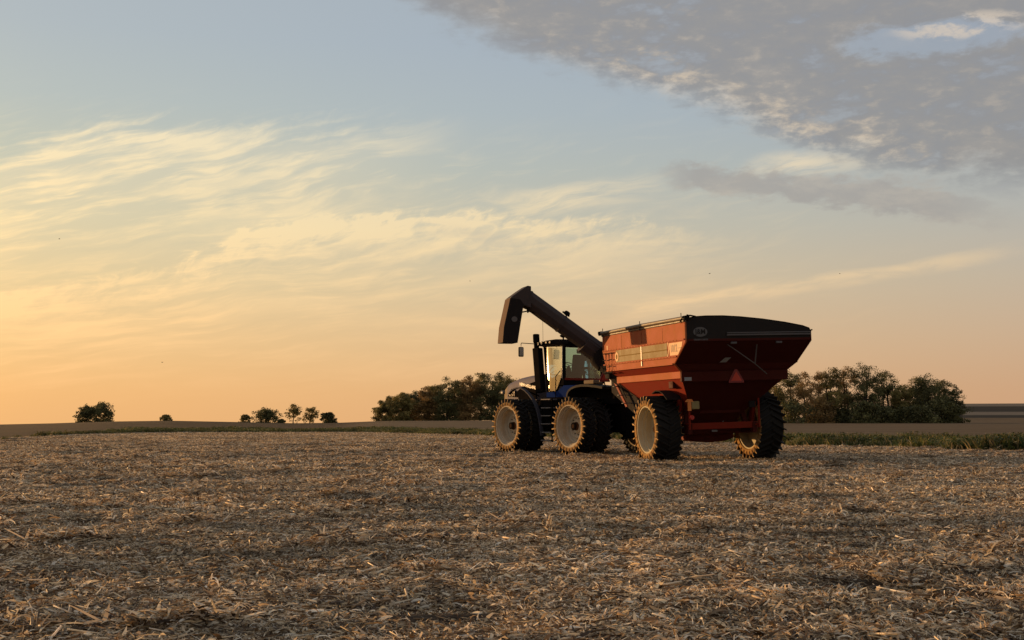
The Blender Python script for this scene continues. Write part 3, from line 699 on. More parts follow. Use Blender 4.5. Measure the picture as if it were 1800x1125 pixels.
# ------------------------------------------------------------------ tractor
def build_tractor():
    T = empty('tractor', Matrix.Translation((3.72, 44.85, 0)) @ Matrix.Rotation(rad(33), 4, 'Z'))
    tag(T, 'blue articulated tractor on dual wheels, hitched in front of the red cart', 'tractor')
    for y in (0, 4):
        for s in (-1, 1):
            for k, xx in ((0, 1.84), (1, 1.17)):
                dp = .17 if k == 0 else -.05
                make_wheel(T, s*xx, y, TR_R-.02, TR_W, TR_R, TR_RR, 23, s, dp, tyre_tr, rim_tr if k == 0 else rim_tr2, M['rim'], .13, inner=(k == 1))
        b = MB(); b.tube([(-1.9, y, .98), (1.9, y, .98)], .13, 10); b.box(-.9, .9, y-.25, y+.25, .75, 1.25, ch=.06); b.build('axle', M['chassis'], T, 35)
    # hood lofted from cross sections
    secs = [(6.76, .30, 2.02, 2.20), (6.72, .42, 1.98, 2.34), (6.58, .52, 1.95, 2.52), (6.30, .57, 1.95, 2.66), (5.9, .60, 1.95, 2.76), (5.3, .62, 1.95, 2.87), (4.7, .63, 1.95, 2.93), (4.12, .64, 1.95, 2.97)]
    def loft(secs, b):
        vs = []; fs = []
        n = 11
        for (y, hw, z0, z1) in secs:
            c = min(.20, (z1-z0)*.5)
            ring = [(-hw, z0), (-hw, z1-c*1.2), (-hw+c*.12, z1-c*.7), (-hw+c*.5, z1-c*.22), (-hw+c*1.2, z1-.02), (0, z1), (hw-c*1.2, z1-.02), (hw-c*.5, z1-c*.22), (hw-c*.12, z1-c*.7), (hw, z1-c*1.2), (hw, z0)]
            vs += [(x, y, z) for x, z in ring]
        for i in range(len(secs)-1):
            for k in range(n-1): fs.append((i*n+k, i*n+k+1, (i+1)*n+k+1, (i+1)*n+k))
        fs.append(tuple(range(n))); fs.append(tuple((len(secs)-1)*n+k for k in range(n)))
        b.add(vs, fs)
    b = MB(); loft(secs[3:], b); b.build('hood', M['hood'], T, 50)
    b = MB(); loft(secs[:4], b); b.build('nose_panel', M['nose'], T, 50)
    b = MB(); b.prism([(6.15, 2.12), (5.9, 2.42), (5.55, 2.32), (5.45, 2.08)], 0, -.645, -.55); b.build('side_grille', M['black'], T, bevel=.01)
    gl = MB()
    for k in range(5): gl.tube([(-.652, 6.02-.09*k, 2.13), (-.652, 5.92-.07*k, 2.36)], .010, 5)
    gl.build('grille_bars', M['chrome'], T)
    b = MB(); b.prism([(5.5, 2.28), (5.1, 2.50), (4.12, 2.68), (4.12, 1.98), (5.35, 2.0)], 0, -.665, -.60); b.build('engine_side_panel', M['black'], T, bevel=.012)
    t = textobj('lettering', 'NEW HOLLAND', .17, M['letter'], T, face_left(-.672, 4.66, 2.50) @ Matrix.Rotation(rad(-9), 4, 'Z'), bold=.004, sx=.95)
    b = MB(); b.box(-.58, -.30, 6.60, 6.80, 2.22, 2.36, ch=.04); b.build('headlight', M['lens'], T)
    b = MB(); b.box(.30, .58, 6.60, 6.80, 2.22, 2.36, ch=.04); b.build('headlight', M['lens'], T)
    # chassis
    b = MB(); b.box(-.50, .50, 3.0, 6.6, .80, 1.95, ch=.08); b.box(-.42, .42, -1.0, 2.4, .75, 1.75, ch=.08); b.box(-.30, .30, 2.3, 3.1, .6, 1.5, ch=.05)
    b.build('chassis', M['chassis'], T)
    b = MB(); b.box(-.40, .40, 6.6, 6.95, 1.0, 1.75, ch=.06); b.build('front_weight', M['chassis'], T)
    # front fenders: curved strips
    def fender(pts, x0, x1, th_, name, mat):
        n = len(pts); vs = []; fs = []
        for (y, z), (ny, nz) in pts:
            vs += [(x0, y, z), (x1, y, z), (x1, y-ny*th_, z-nz*th_), (x0, y-ny*th_, z-nz*th_)]
        for i in range(n-1):
            for k in range(4): fs.append((4*i+k, 4*i+(k+1) % 4, 4*i+4+(k+1) % 4, 4*i+4+k))
        fs.append((0, 1, 2, 3)); fs.append(tuple(4*(n-1)+k for k in range(4)))
        b = MB(); b.add(vs, fs); return b.build(name, mat, T, 40, bevel=.008)
    def arc(pts):
        out = []
        for i, p in enumerate(pts):
            a = pts[max(0, i-1)]; c = pts[min(len(pts)-1, i+1)]; d = Vector((c[0]-a[0], c[1]-a[1])).normalized()
            nrm = Vector((-d.y, d.x)); nrm = nrm if nrm.y > 0 or (abs(nrm.y) < .3 and nrm.x < 0) else -nrm
            out.append((p, (nrm.x, nrm.y)))
        return out
    fp = [(4.85, 2.22), (4.68, 2.33), (4.50, 2.40), (4.25, 2.44), (4.00, 2.42), (3.73, 2.33), (3.48, 2.19), (3.25, 2.02), (3.05, 1.81), (2.91, 1.60), (2.80, 1.36), (2.71, 1.08), (2.65, .84), (2.62, .62)]
    for s in (-1, 1): fender(arc(fp), -1.47 if s < 0 else 1.33, -1.33 if s < 0 else 1.47, .05, 'front_fender', M['fender'])
    for s in (-1, 1):
        b = MB(); b.tube([(s*.6, 4.0, 2.1), (s*1.4, 4.0, 2.38)], .03, 6); b.build('fender_bracket', M['black'], T)
    rp = [(1.02, 2.04), (.98, 2.16), (.88, 2.27), (.70, 2.36), (.45, 2.42), (.1, 2.45), (-.3, 2.44), (-.75, 2.40), (-1.15, 2.35)]
    for s in (-1, 1): fender(arc(rp), -1.48 if s < 0 else .78, -.78 if s < 0 else 1.48, .09, 'rear_fender', M['fender_dark'])
    b = MB(); b.box(-1.25, -.86, -.35, .25, 2.46, 2.60, ch=.03); b.build('tool_box', M['nose'], T)
    # blue deck under the cab, rear body
    b = MB(); b.prism([(3.05, 2.03), (3.05, 2.22), (2.3, 2.26), (1.95, 2.46), (.95, 2.46), (.95, 2.03)], 0, -.92, -.87); b.build('deck_panel', M['blue'], T, bevel=.02)
    b = MB(); b.box(-.86, .86, .95, 3.5, 1.75, 2.03, ch=.03); b.box(-.8, .8, -1.0, .95, 1.75, 2.35, ch=.04); b.build('rear_deck', M['chassis'], T)
    # fuel tank and steps behind the front wheel
    b = MB(); b.box(-1.02, -.45, 2.15, 3.35, .75, 1.98, ch=.07); b.build('fuel_tank', M['chassis'], T)
    st = MB(); st.box(-1.36, -1.32, 2.70, 2.74, .38, 2.0); st.box(-1.36, -1.32, 2.06, 2.10, .38, 2.0); st.build('step_frame', M['chassis'], T)
    for z in (.45, .74, 1.05, 1.35, 1.64, 1.95):
        b = MB(); b.box(-1.42, -1.10, 2.10, 2.70, z-.02, z+.018, ch=.008); b.build('step', M['step'], T)
    b = MB(); b.tube([(-1.2, 2.05, 2.0), (-1.2, 2.03, 2.8), (-1.0, 2.03, 3.0)], .018, 6); b.build('handrail', M['black'], T, 40)
    # cab
    b = MB()
    b.box(-.93, -.83, 1.92, 2.02, 2.55, 3.96); b.box(.83, .93, 1.92, 2.02, 2.55, 3.96)
    b.tube([(-.86, 3.26, 3.97), (-.86, 3.02, 2.24)], .05, 6); b.tube([(.86, 3.26, 3.97), (.86, 3.02, 2.24)], .05, 6)
    b.box(-.92, -.84, 2.0, 3.3, 3.93, 4.0); b.box(.84, .92, 2.0, 3.3, 3.93, 4.0); b.box(-.9, .9, 1.93, 2.01, 3.88, 3.98)
    b.tube([(-.885, 2.0, 2.95), (-.885, 2.18, 2.6), (-.885, 2.42, 2.25), (-.885, 3.02, 2.24)], .035, 6)
    b.build('cab_frame', M['black'], T, 35)
    b = MB(); b.box(-.90, .90, 1.93, 3.1, 2.46, 2.70, ch=.03); b.build('cab_base', M['chassis'], T)
    b = MB(); b.box(-.88, .88, 1.90, 1.96, 2.655, 2.74, ch=.01); b.build('cab_rear_trim', M['red_low'], T)
    b = MB(); b.tube([(-.945, 1.99, 2.72), (-.945, 1.97, 3.9)], .016, 6); b.build('pillar_trim', M['chrome'], T)
    # curved door pane, wraps forward at its front edge
    def pane(name, rows, smooth=60, mat='glass'):
        vs = []; fs = []; n = len(rows[0])
        for r in rows: vs += r
        for i in range(len(rows)-1):
            for k in range(n-1): fs.append((i*n+k, i*n+k+1, (i+1)*n+k+1, (i+1)*n+k))
        b = MB(); b.add(vs, fs); return b.build(name, M[mat], T, smooth)
    zs = [3.95, 3.7, 3.4, 3.1, 2.93, 2.75, 2.55, 2.4, 2.27]
    def yb(z): return lerp(z, [(2.27, 2.45), (2.6, 2.2), (2.93, 2.02), (4, 2.02)])
    def yf(z): return lerp(z, [(2.27, 3.02), (3.95, 3.24)])
    for s in (-1, 1):
        rows = []
        for z in zs:
            a, c = yb(z), yf(z); row = []
            for k in range(9):
                u = k/8; y = a+(c-a)*u; bul = .0+.05*max(0, u-.72)**2*9+.012*(u*(1-u))
                lean = .035*(z-2.9)
                row.append((s*(.905-bul-max(0, lean)), y, z))
            rows.append(row)
        pane('door_glass', rows, mat='glass' if s < 0 else 'glass_front')
    pane('rear_window', [[(-.83, 1.965, 3.88), (.83, 1.965, 3.88)], [(-.83, 1.965, 2.74), (.83, 1.965, 2.74)]], mat='glass_rear')
    pane('windshield', [[(-.80, 3.32, 3.93), (0, 3.40, 3.93), (.80, 3.32, 3.93)], [(-.80, 3.08, 2.6), (0, 3.15, 2.6), (.80, 3.08, 2.6)]], mat='glass_front')
    b = MB(); secr = [(1.84, .80, 3.98, 4.08), (1.95, .90, 3.955, 4.15), (2.6, .95, 3.955, 4.20), (3.3, .94, 3.955, 4.18), (3.62, .88, 3.98, 4.12), (3.70, .80, 4.02, 4.07)]
    vs = []; fs = []
    for (y, hw, z0, z1) in secr:
        c = (z1-z0)*.4; vs += [(-hw, y, z0), (-hw-.02, y, z0+c), (-hw+.03, y, z1-c*.6), (-hw+.15, y, z1), (0, y, z1+.02), (hw-.15, y, z1), (hw-.03, y, z1-c*.6), (hw+.02, y, z0+c), (hw, y, z0)]
    for i in range(len(secr)-1):
        for k in range(9): fs.append((i*9+k, i*9+(k+1) % 9, (i+1)*9+(k+1) % 9, (i+1)*9+k))
    fs.append(tuple(range(9))); fs.append(tuple(45+k for k in range(9))); b.add(vs, fs); b.build('cab_roof', M['black'], T, 45)
    for (x, y, z) in [(-.99, 3.42, 4.06), (-.99, 3.2, 4.07), (-.99, 2.9, 4.08), (-.99, 2.66, 4.08)]:
        b = MB(); b.T = Matrix.Translation((x, y, z)); b.lathe([(-.05, .0), (-.05, .055), (-.02, .07), (.05, .06)], 14); o = b.build('work_lamp', M['black'], T, 40)
        c = MB(); c.T = Matrix.Translation((x-.054, y, z)); c.lathe([(0, .0), (0, .05), (.004, .052)], 14); c.build('lamp_lens', M['lens'], o, 40)
    for x in (-.65, .65):
        b = MB(); b.box(x-.1, x+.1, 1.76, 1.86, 4.02, 4.12, ch=.02); b.build('work_lamp', M['black'], T)
    b = MB(); b.tube([(-.35, 2.75, 4.2), (-.35, 2.75, 4.30)], .03, 8); b.T = Matrix.Translation((-.35, 2.75, 4.28)); b.lathe([(0, .0), (0, .05), (.05, .13), (.09, .13), (.12, .07), (.125, .0)], 18, axis=2); b.build('receiver_dome', M['black'], T, 40)
    b = MB(); b.tube([(-.93, 3.25, 4.1), (-.93, 3.27, 4.95)], .006, 5); b.build('antenna', M['black'], T)
    b = MB(); b.tube([(.5, 2.3, 4.2), (.5, 2.3, 4.55)], .006, 5); b.build('antenna', M['black'], T)
    # exhaust and intake column
    b = MB(); b.prism([(3.93, 3.92), (3.50, 3.92), (3.30, 2.24), (3.70, 2.2)], 0, -.98, -.76); b.build('intake_column', M['black'], T, bevel=.04)
    b = MB(); b.tube([(-.86, 3.78, 3.85), (-.86, 3.80, 4.12), (-.86, 3.80, 4.14), (-.86, 3.82, 4.44)], [.10, .10, .125, .125], 16); b.tube([(-.86, 3.82, 4.44), (-.86, 3.82, 4.46)], [.125, .08], 16); b.build('exhaust_stack', M['black'], T, 40)
    # mirrors
    for s in (-1, 1):
        m = MB(); m.tube([(s*.93, 3.60, 4.06), (s*1.66, 3.62, 4.08), (s*1.68, 3.62, 4.04), (s*1.68, 3.62, 3.86)], .016, 6); mm = m.build('mirror_arm', M['black'], T, 40)
        m = MB(); m.box(s*1.68-.11, s*1.68+.11, 3.58, 3.66, 3.56, 3.93, ch=.035); m.build('mirror', M['black'], mm)
        m = MB(); m.box(s*1.68-.09, s*1.68+.09, 3.572, 3.578, 3.60, 3.90); m.build('mirror_glass', M['chrome'], mm)
    # interior
    b = MB(); b.box(-.3, .22, 2.16, 2.62, 2.86, 3.0, ch=.05); se = b.build('seat', M['seat'], T, 40)
    b = MB(); b.prism([(2.2, 2.98), (2.34, 2.98), (2.24, 3.62), (2.1, 3.62)], 0, -.30, .22); b.build('seat_back', M['seat'], se, bevel=.04)
    b = MB(); b.box(-.17, .09, 2.08, 2.18, 3.66, 3.84, ch=.04); b.build('headrest', M['seat'], se)
    b = MB(); b.box(.26, .42, 2.2, 2.85, 3.08, 3.18, ch=.03); b.tube([(.36, 2.75, 3.15), (.38, 2.8, 3.35)], .02, 6); b.tube([(.38, 2.8, 3.35), (.38, 2.8, 3.40)], .04, 8); b.build('armrest', M['seat'], se)
    b = MB(); b.box(-.22, .14, 2.2, 2.6, 2.6, 2.87, ch=.03); b.build('seat_base', M['seat'], se)
    b = MB(); b.tube([(-.02, 3.0, 2.6), (-.05, 2.92, 3.0), (-.05, 2.82, 3.22)], [.10, .08, .05], 10); b.box(-.25, .18, 2.95, 3.1, 2.6, 3.15, ch=.05)
    b.build('steering_column', M['seat'], T, 40)
    sw = MB(); c = Vector((-.05, 2.80, 3.25)); ax = Vector((0, -.55, .83)).normalized(); u = Vector((1, 0, 0)); w_ = ax.cross(u)
    sw.tube([c+(u*math.cos(2*PI*k/20)+w_*math.sin(2*PI*k/20))*.21 for k in range(21)], .016, 6)
    for a in (0, 2.1, 4.2): sw.tube([c, c+(u*math.cos(a)+w_*math.sin(a))*.2], .012, 6)
    sw.build('steering_wheel', M['seat'], T, 40)
    b = MB(); b.tube([(.45, 2.6, 3.1), (.47, 2.65, 3.5)], .018, 6); b.box(.34, .62, 2.60, 2.66, 3.42, 3.64, ch=.02); b.build('monitor', M['seat'], T)
    b = MB(); b.tube([(.62, 2.05, 2.74), (.62, 2.05, 3.02)], .015, 6); b.box(.56, .68, 2.0, 2.1, 3.0, 3.06, ch=.01); b.build('lever', M['seat'], T)
    # rear of tractor: hitch parts and warning triangle
    b = MB(); b.box(-.35, .35, -1.45, -.9, .55, 1.5, ch=.06); b.box(-.09, .09, -1.9, -1.2, .48, .58, ch=.02); b.build('rear_hitch', M['chassis'], T)
    b = MB(); 
    for x in (-.2, -.08, .08, .2): b.tube([(x, -1.3, 1.5), (x*1.3, -1.7, 1.45), (x*.8, -2.2, 1.0), (x*.4, -2.6, .9)], .018, 6)
    b.build('hydraulic_hoses', M['black'], T, 40)
    tri = [(-1.90, 2.49), (-1.42, 2.49), (-1.46, 2.55), (-1.62, 2.87), (-1.70, 2.87), (-1.86, 2.55)]
    b = MB(); b.prism([(-1.86, 2.49), (-1.42, 2.49), (-1.42, 2.54), (-1.61, 2.88), (-1.67, 2.88), (-1.86, 2.54)], 1, -1.50, -1.49); sg = b.build('warning_triangle', M['smvb'], T)
    b = MB(); b.prism([(-1.79, 2.55), (-1.49, 2.55), (-1.64, 2.81)], 1, -1.506, -1.501); b.build('triangle_face', M['smv'], sg)
    b = MB(); b.tube([(-1.3, -1.1, 2.3), (-1.64, -1.47, 2.5)], .02, 6); b.build('triangle_bracket', M['black'], T)
    return T
build_tractor()

# ------------------------------------------------------------------ grain cart
def build_cart():
    G = empty('grain_cart', Matrix.Translation((5.87, 38.45, 0)) @ Matrix.Rotation(rad(16.3), 4, 'Z') @ Matrix.Rotation(rad(-1.8), 4, 'Y'))
    tag(G, 'large red grain cart with raised unloading auger, hitched behind the tractor', 'grain cart')
    hw = 1.94
    yr, yf = -3.30, 3.25
    rings = [(3.98, hw, yr, yf), (3.42, hw, yr, yf), (2.84, hw-.01, -2.42, 2.95), (2.63, 1.66, -2.30, 2.72), (2.43, 1.66, -2.28, 2.70), (1.38, .80, -1.00, 1.35), (.98, .78, -.50, .75), (.62, .76, -.46, .60)]
    def wall(side):
        """outline points of the shell ring for one wall: list of quads"""
        out = []
        for (z, h, a, b) in rings:
            out.append((z, h, a, b))
        return out
    # left and right walls
    for s in (-1, 1):
        b = MB(); vs = []; fs = []
        for i, (z, h, a, c) in enumerate(rings[:3]):
            zz = z if i else (3.98 if s < 0 else 3.66)
            vs += [(s*h, a, zz), (s*h, c, zz)]
        for i in range(2): fs.append((2*i, 2*i+1, 2*i+3, 2*i+2))
        b.add(vs, fs); o = b.build('side_wall', M['red'], G)
        md = o.modifiers.new('thick', 'SOLIDIFY'); md.thickness = .03; md.offset = 0
        b = MB(); vs = []; fs = []
        for (z, h, a, c) in rings[2:4]: vs += [(s*(h-.03), a+.02, z), (s*(h-.03), c-.02, z)]
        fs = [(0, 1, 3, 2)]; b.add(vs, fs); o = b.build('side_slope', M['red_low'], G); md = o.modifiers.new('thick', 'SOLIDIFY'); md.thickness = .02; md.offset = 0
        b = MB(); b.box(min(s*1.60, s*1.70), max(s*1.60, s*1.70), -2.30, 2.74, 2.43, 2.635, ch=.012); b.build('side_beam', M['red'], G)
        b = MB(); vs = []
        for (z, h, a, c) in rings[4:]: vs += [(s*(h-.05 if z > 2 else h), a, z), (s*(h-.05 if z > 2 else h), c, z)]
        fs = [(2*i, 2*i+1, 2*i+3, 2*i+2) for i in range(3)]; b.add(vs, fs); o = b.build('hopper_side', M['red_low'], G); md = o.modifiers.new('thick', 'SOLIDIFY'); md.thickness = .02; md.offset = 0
        # ribs and flanges
        for z, t in ((3.50, .022), (3.045, .022)):
            ya = -3.25 if z > 3.42 else -3.30+.88*(3.42-z)/.58+.05
            b = MB(); b.box(min(s*(hw+.012), s*(hw+.045)), max(s*(hw+.012), s*(hw+.045)), ya, 3.2, z-t, z+t, ch=.008); b.build('side_rib', M['red'], G)
        b = MB(); b.box(min(s*(hw+.0), s*(hw+.05)), max(s*(hw+.0), s*(hw+.05)), -2.42, 2.95, 2.82, 2.865, ch=.008); b.build('lower_rib', M['red'], G)
        # rear corner edge strip (bent flange)
        b = MB(); zt = 3.98 if s < 0 else 3.66
        b.tube([(s*hw, yr-.01, zt), (s*hw, yr-.01, 3.42), (s*(hw-.01), -2.43, 2.84), (s*1.67, -2.31, 2.62), (s*1.67, -2.31, 2.43)], .028, 6); b.build('corner_flange', M['red'] if s < 0 else M['red_shaded'], G)
    b = MB(); b.box(-hw-.035, -hw-.014, -.11, -.06, 2.88, 3.47); b.build('bright_strip', M['white'], G)
    b = MB(); b.box(-hw-.022, -hw-.0155, -.12, -.09, 3.53, 3.95); b.tube([(-hw-.03, -.105, 3.62), (-hw-.02, -.105, 3.62)], .03, 8); b.tube([(-hw-.03, -.105, 3.86), (-hw-.02, -.105, 3.86)], .03, 8); b.build('panel_seam', M['red'], G)
    # rear panels
    arch = [(-1.92, 4.07), (-1.6, 4.115), (-1.32, 4.13), (-.79, 4.13), (-.27, 4.10), (.44, 4.03), (1.15, 3.93), (1.69, 3.83), (1.90, 3.76), (1.94, 3.68)]
    b = MB(); b.prism([(-hw+.02, 3.43)]+[(x, z) for x, z in arch]+[(hw-.02, 3.43)], 1, yr-.012, yr+.03); b.build('rear_panel', M['tarp'], G)
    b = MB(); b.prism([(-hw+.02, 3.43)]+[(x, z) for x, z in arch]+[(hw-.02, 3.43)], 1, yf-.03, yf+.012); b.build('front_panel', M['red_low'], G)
    b = MB(); b.box(-hw+.03, hw-.03, yr-.035, yr-.013, 3.43, 3.50, ch=.006); b.build('rear_rib', M['red_shaded'], G)
    def slope(name, r0, r1, key, mat):
        b = MB(); (z0, h0, a0, c0), (z1, h1, a1, c1) = r0, r1
        y0, y1 = (a0, a1) if key == 'r' else (c0, c1)
        b.add([(-h0, y0, z0), (h0, y0, z0), (h1, y1, z1), (-h1, y1, z1)], [(0, 1, 2, 3)])
        o = b.build(name, mat, G); md = o.modifiers.new('thick', 'SOLIDIFY'); md.thickness = .02; md.offset = 0
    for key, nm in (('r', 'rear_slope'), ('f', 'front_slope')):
        slope(nm, rings[1], rings[2], key, M['red_shaded']); slope(nm, rings[2], rings[3], key, M['red_shaded'])
        slope('hopper_end', rings[4], rings[5], key, M['red_shaded']); slope('hopper_end', rings[5], rings[6], key, M['red_shaded']); slope('hopper_end', rings[6], rings[7], key, M['red_shaded'])
    b = MB(); b.box(-1.70, 1.68, -2.38, -2.27, 2.33, 2.62, ch=.015); b.build('rear_beam', M['red_shaded'], G)
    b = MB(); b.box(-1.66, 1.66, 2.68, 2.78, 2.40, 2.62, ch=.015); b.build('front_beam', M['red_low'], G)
    b = MB(); b.prism([(-.76, .64), (-.5, .56), (0, .52), (.5, .55), (.76, .62)], 1, -.44, .58); b.build('sump_floor', M['red_shaded'], G)
    # grey strip, oval badge with letters, small line of writing
    b = MB(); b.box(-.70, 1.93, yr-.060, yr-.014, 3.575, 3.625, ch=.008); b.box(-.70, 1.93, yr-.060, yr-.014, 3.640, 3.675, ch=.008); b.build('grey_strip', M['strut'], G)
    b = MB(); b.prism([(-1.50+.215*math.cos(2*PI*k/28), 3.695+.135*math.sin(2*PI*k/28)) for k in range(28)], 1, yr-.020, yr-.013); ov = b.build('oval_badge', M['dark_decal'], G)
    textobj('badge_lettering', 'J&M', .20, M['tarp'], ov, face_back(-1.50, yr-.021, 3.695), depth=.003, bold=.004, sx=.95)
    textobj('small_lettering', 'GRAIN CARTS', .062, M['dark_decal'], G, face_back(-1.50, yr-.0375, 3.475), depth=.002, bold=.003, sx=1.1)
    b = MB(); b.prism([(-.57, 2.86), (-.37, 2.86), (-.28, 2.99), (-.46, 2.99)], 1, -2.92, -2.90); o = b.build('emblem_plate', M['emblem'], G); o.location = (0, .12-.0, 0)
    for v in o.data.vertices: v.co.y -= .16*(v.co.z-2.86)/.13+.0
    o.location = (0, .38, 0); 
    for v in o.data.vertices: v.co.y -= .0
    # bracket rods on the rear slope
    b = MB(); b.tube([(.30, -3.20, 3.42), (.32, -2.98, 2.80)], .022, 6); b.tube([(-.72, -3.20, 3.40), (.30, -2.98, 2.80), (.9, -2.55, 2.5)], .018, 6); b.build('tarp_crank_rod', M['strut'], G)
    for x in (-.49, .92):
        b = MB(); b.box(x-.09, x+.09, yr-.05, yr+.02, 3.345, 3.405, ch=.01); b.build('marker_lamp', M['strut'], G)
    b = MB(); b.box(-1.62, -1.40, -2.395, -2.382, 2.36, 2.46, ch=.003); b.build('name_plate', M['emblem'], G)
    b = MB(); b.prism([(-.24, 2.27), (.24, 2.27), (.24, 2.32), (.04, 2.66), (-.04, 2.66), (-.24, 2.32)], 1, -2.40, -2.39); sg = b.build('warning_triangle', M['smvb'], G)
    b = MB(); b.prism([(-.17, 2.325), (.17, 2.325), (0, 2.60)], 1, -2.41, -2.401); b.build('triangle_face', M['smv'], sg)
    # decals on the left side
    X = -hw-.016
    b = MB(); b.box(X-.004, X, -2.02, 2.05, 3.085, 3.462); b.build('stripe_band', M['strip'], G)
    b = MB(); b.box(X-.008, X-.005, -2.02, 2.05, 3.255, 3.285); b.build('stripe_line', M['line'], G)
    b = MB(); b.prism([(-2.16, 3.445), (-3.10, 3.445), (-3.05, 3.32), (-2.78, 3.09), (-2.22, 3.09)], 0, X-.005, X); nb = b.build('number_panel', M['pale'], G)
    b = MB(); b.prism([(-2.04, 3.52), (-2.10, 3.52), (-2.17, 3.28), (-2.08, 3.07), (-2.02, 3.07), (-2.12, 3.28)], 0, X-.006, X-.001); b.build('panel_chevron', M['pale'], G)
    textobj('number_lettering', '1012', .30, M['ink'], nb, face_left(X-.007, -2.50, 3.275), depth=.002, bold=.006, sx=.82)
    b = MB(); b.box(X-.008, X-.006, -3.02, -2.80, 3.27, 3.29); b.build('panel_line', M['ink'], nb)
    b = MB(); b.prism([(1.98+.15*math.cos(2*PI*k/24), 3.26+.15*math.sin(2*PI*k/24)) for k in range(24)], 0, X-.012, X-.009); dc = b.build('round_decal', M['pale'], G)
    b = MB(); b.prism([(1.98+.07*math.cos(2*PI*k/16), 3.26+.08*math.sin(2*PI*k/16)) for k in range(16)], 0, X-.015, X-.013); b.build('decal_centre', M['line'], dc)
    b = MB(); b.box(X-.004, X, 2.78, 2.86, 3.52, 3.66); b.build('small_decal', M['pale'], G)
    for z in (3.50, 3.045):
        bl = MB()
        for k in range(26):
            y = 3.1-.235*k
            if z < 3.2 and y < -2.75: break
            bl.tube([(-hw-.044, y, z), (-hw-.054, y, z)], .012, 6)
        tag(bl.build('rib_bolts', M['red_low'], G), kind='stuff')
    for y in (1.55, -1.70):
        b = MB(); b.box(-hw-.020, -hw-.0152, y-.010, y+.010, 3.53, 3.93); b.build('panel_seam', M['red'], G)
    # top rail and tarp
    b = MB(); b.tube([(-hw-.01, yr-.02, 4.01), (-hw-.01, yf+.02, 4.01)], .038, 8); b.build('top_rail', M['tube'], G, 40)
    b = MB(); b.tube([(-hw-.045, yr-.08, 4.085), (-hw-.045, -.1, 4.10), (-hw-.045, yf+.08, 4.085)], .058, 10); b.build('tarp_roll', M['tube'], G, 40)
    b = MB(); vs = []; fs = []
    ys = [yr-.02+(yf-yr+.04)*k/8 for k in range(9)]
    for k, y in enumerate(ys):
        sag = .012*(k % 2)
        for x, z in arch: vs.append((x, y, z+.012-sag))
    n = len(arch)
    for i in range(8):
        for k in range(n-1): fs.append((i*n+k, i*n+k+1, (i+1)*n+k+1, (i+1)*n+k))
    b.add(vs, fs); o = b.build('tarp', M['tarp'], G, 50); md = o.modifiers.new('thick', 'SOLIDIFY'); md.thickness = .012; md.offset = 1
    b = MB()
    for y in (-3.15, -.1, 3.1): b.tube([(-hw-.05, y, 3.95), (-hw-.05, y, 4.24)], .012, 6)
    b.build('tarp_stay', M['black'], G, 40)['kind'] = 'stuff'; b = MB()
    b.tube([(-hw-.1, -3.2, 4.0), (-hw-.1, -3.38, 4.12), (-hw+.1, -3.42, 4.15), (-hw+.28, -3.4, 4.12)], .022, 6); b.tube([(-hw-.02, -3.42, 4.02), (-hw+.05, -3.42, 4.16)], .05, 8); b.build('tarp_latch', M['black'], G, 40); b = MB()
    b.tube([(-hw+.0, 3.3, 4.1), (-hw-.12, 3.3, 4.08)], .07, 10)
    b.build('tarp_end_cap', M['black'], G, 40)
    b = MB(); b.tube([(hw, yr-.02, 3.70), (hw+.06, yr-.02, 3.72)], .02, 6); b.tube([(hw, yr, 3.68), (hw, yf, 3.68)], .04, 8); b.build('right_rail', M['black'], G)
    # ladder: upper loops on the wall, lower stair
    for y in (2.90, 2.36):
        b = MB(); x = -hw-.10
        for yy in (y-.13, y+.13): b.tube([(-hw, yy, 3.40), (x, yy, 3.40), (x, yy, 2.76), (-hw, yy, 2.76)], .016, 6)
        b.tube([(x, y-.13, 3.40), (x, y+.13, 3.40)], .016, 6)
        for z in (2.78, 2.98, 3.19): b.tube([(x, y-.13, z), (x, y+.13, z)], .015, 6)
        b.build('grab_rail', M['auger_dark'], G, 40)
    b = MB()
    for dx in (0, .42): b.prism([(3.95, 2.86), (3.80, 2.86), (2.36, 1.68), (2.5, 1.66)], 0, -1.50+dx-.02, -1.50+dx+.02)
    ld = b.build('ladder', M['red_low'], G)
    for (y, z) in ((3.67, 2.66), (3.29, 2.34), (2.90, 2.05), (2.53, 1.78)):
        b = MB(); b.box(-1.62, -1.09, y-.09, y+.07, z-.012, z+.016, ch=.005); b.build('rung', M['step'], ld)
    b = MB(); b.tube([(-1.55, 3.6, 3.1), (-1.56, 3.1, 2.60), (-1.56, 2.3, 1.95)], .016, 6); b.tube([(-1.6, 2.1, 2.85), (-1.62, 1.75, 2.7), (-1.62, 1.9, 2.45)], .014, 6); b.build('ladder_handrail', M['auger_dark'], G, 40)
    # running gear
    b = MB(); b.box(-1.4, 1.4, -.62, -.22, .78, 1.08, ch=.03); b.build('axle_beam', M['red_shaded'], G)
    b = MB(); b.box(-1.12, 1.16, -1.36, -1.22, .94, 1.13, ch=.015); b.build('rear_crossbeam', M['red_low'], G)
    b = MB(); b.box(-.60, .72, -1.15, -1.03, 1.40, 1.50, ch=.015); b.build('upper_crossbeam', M['red_shaded'], G)
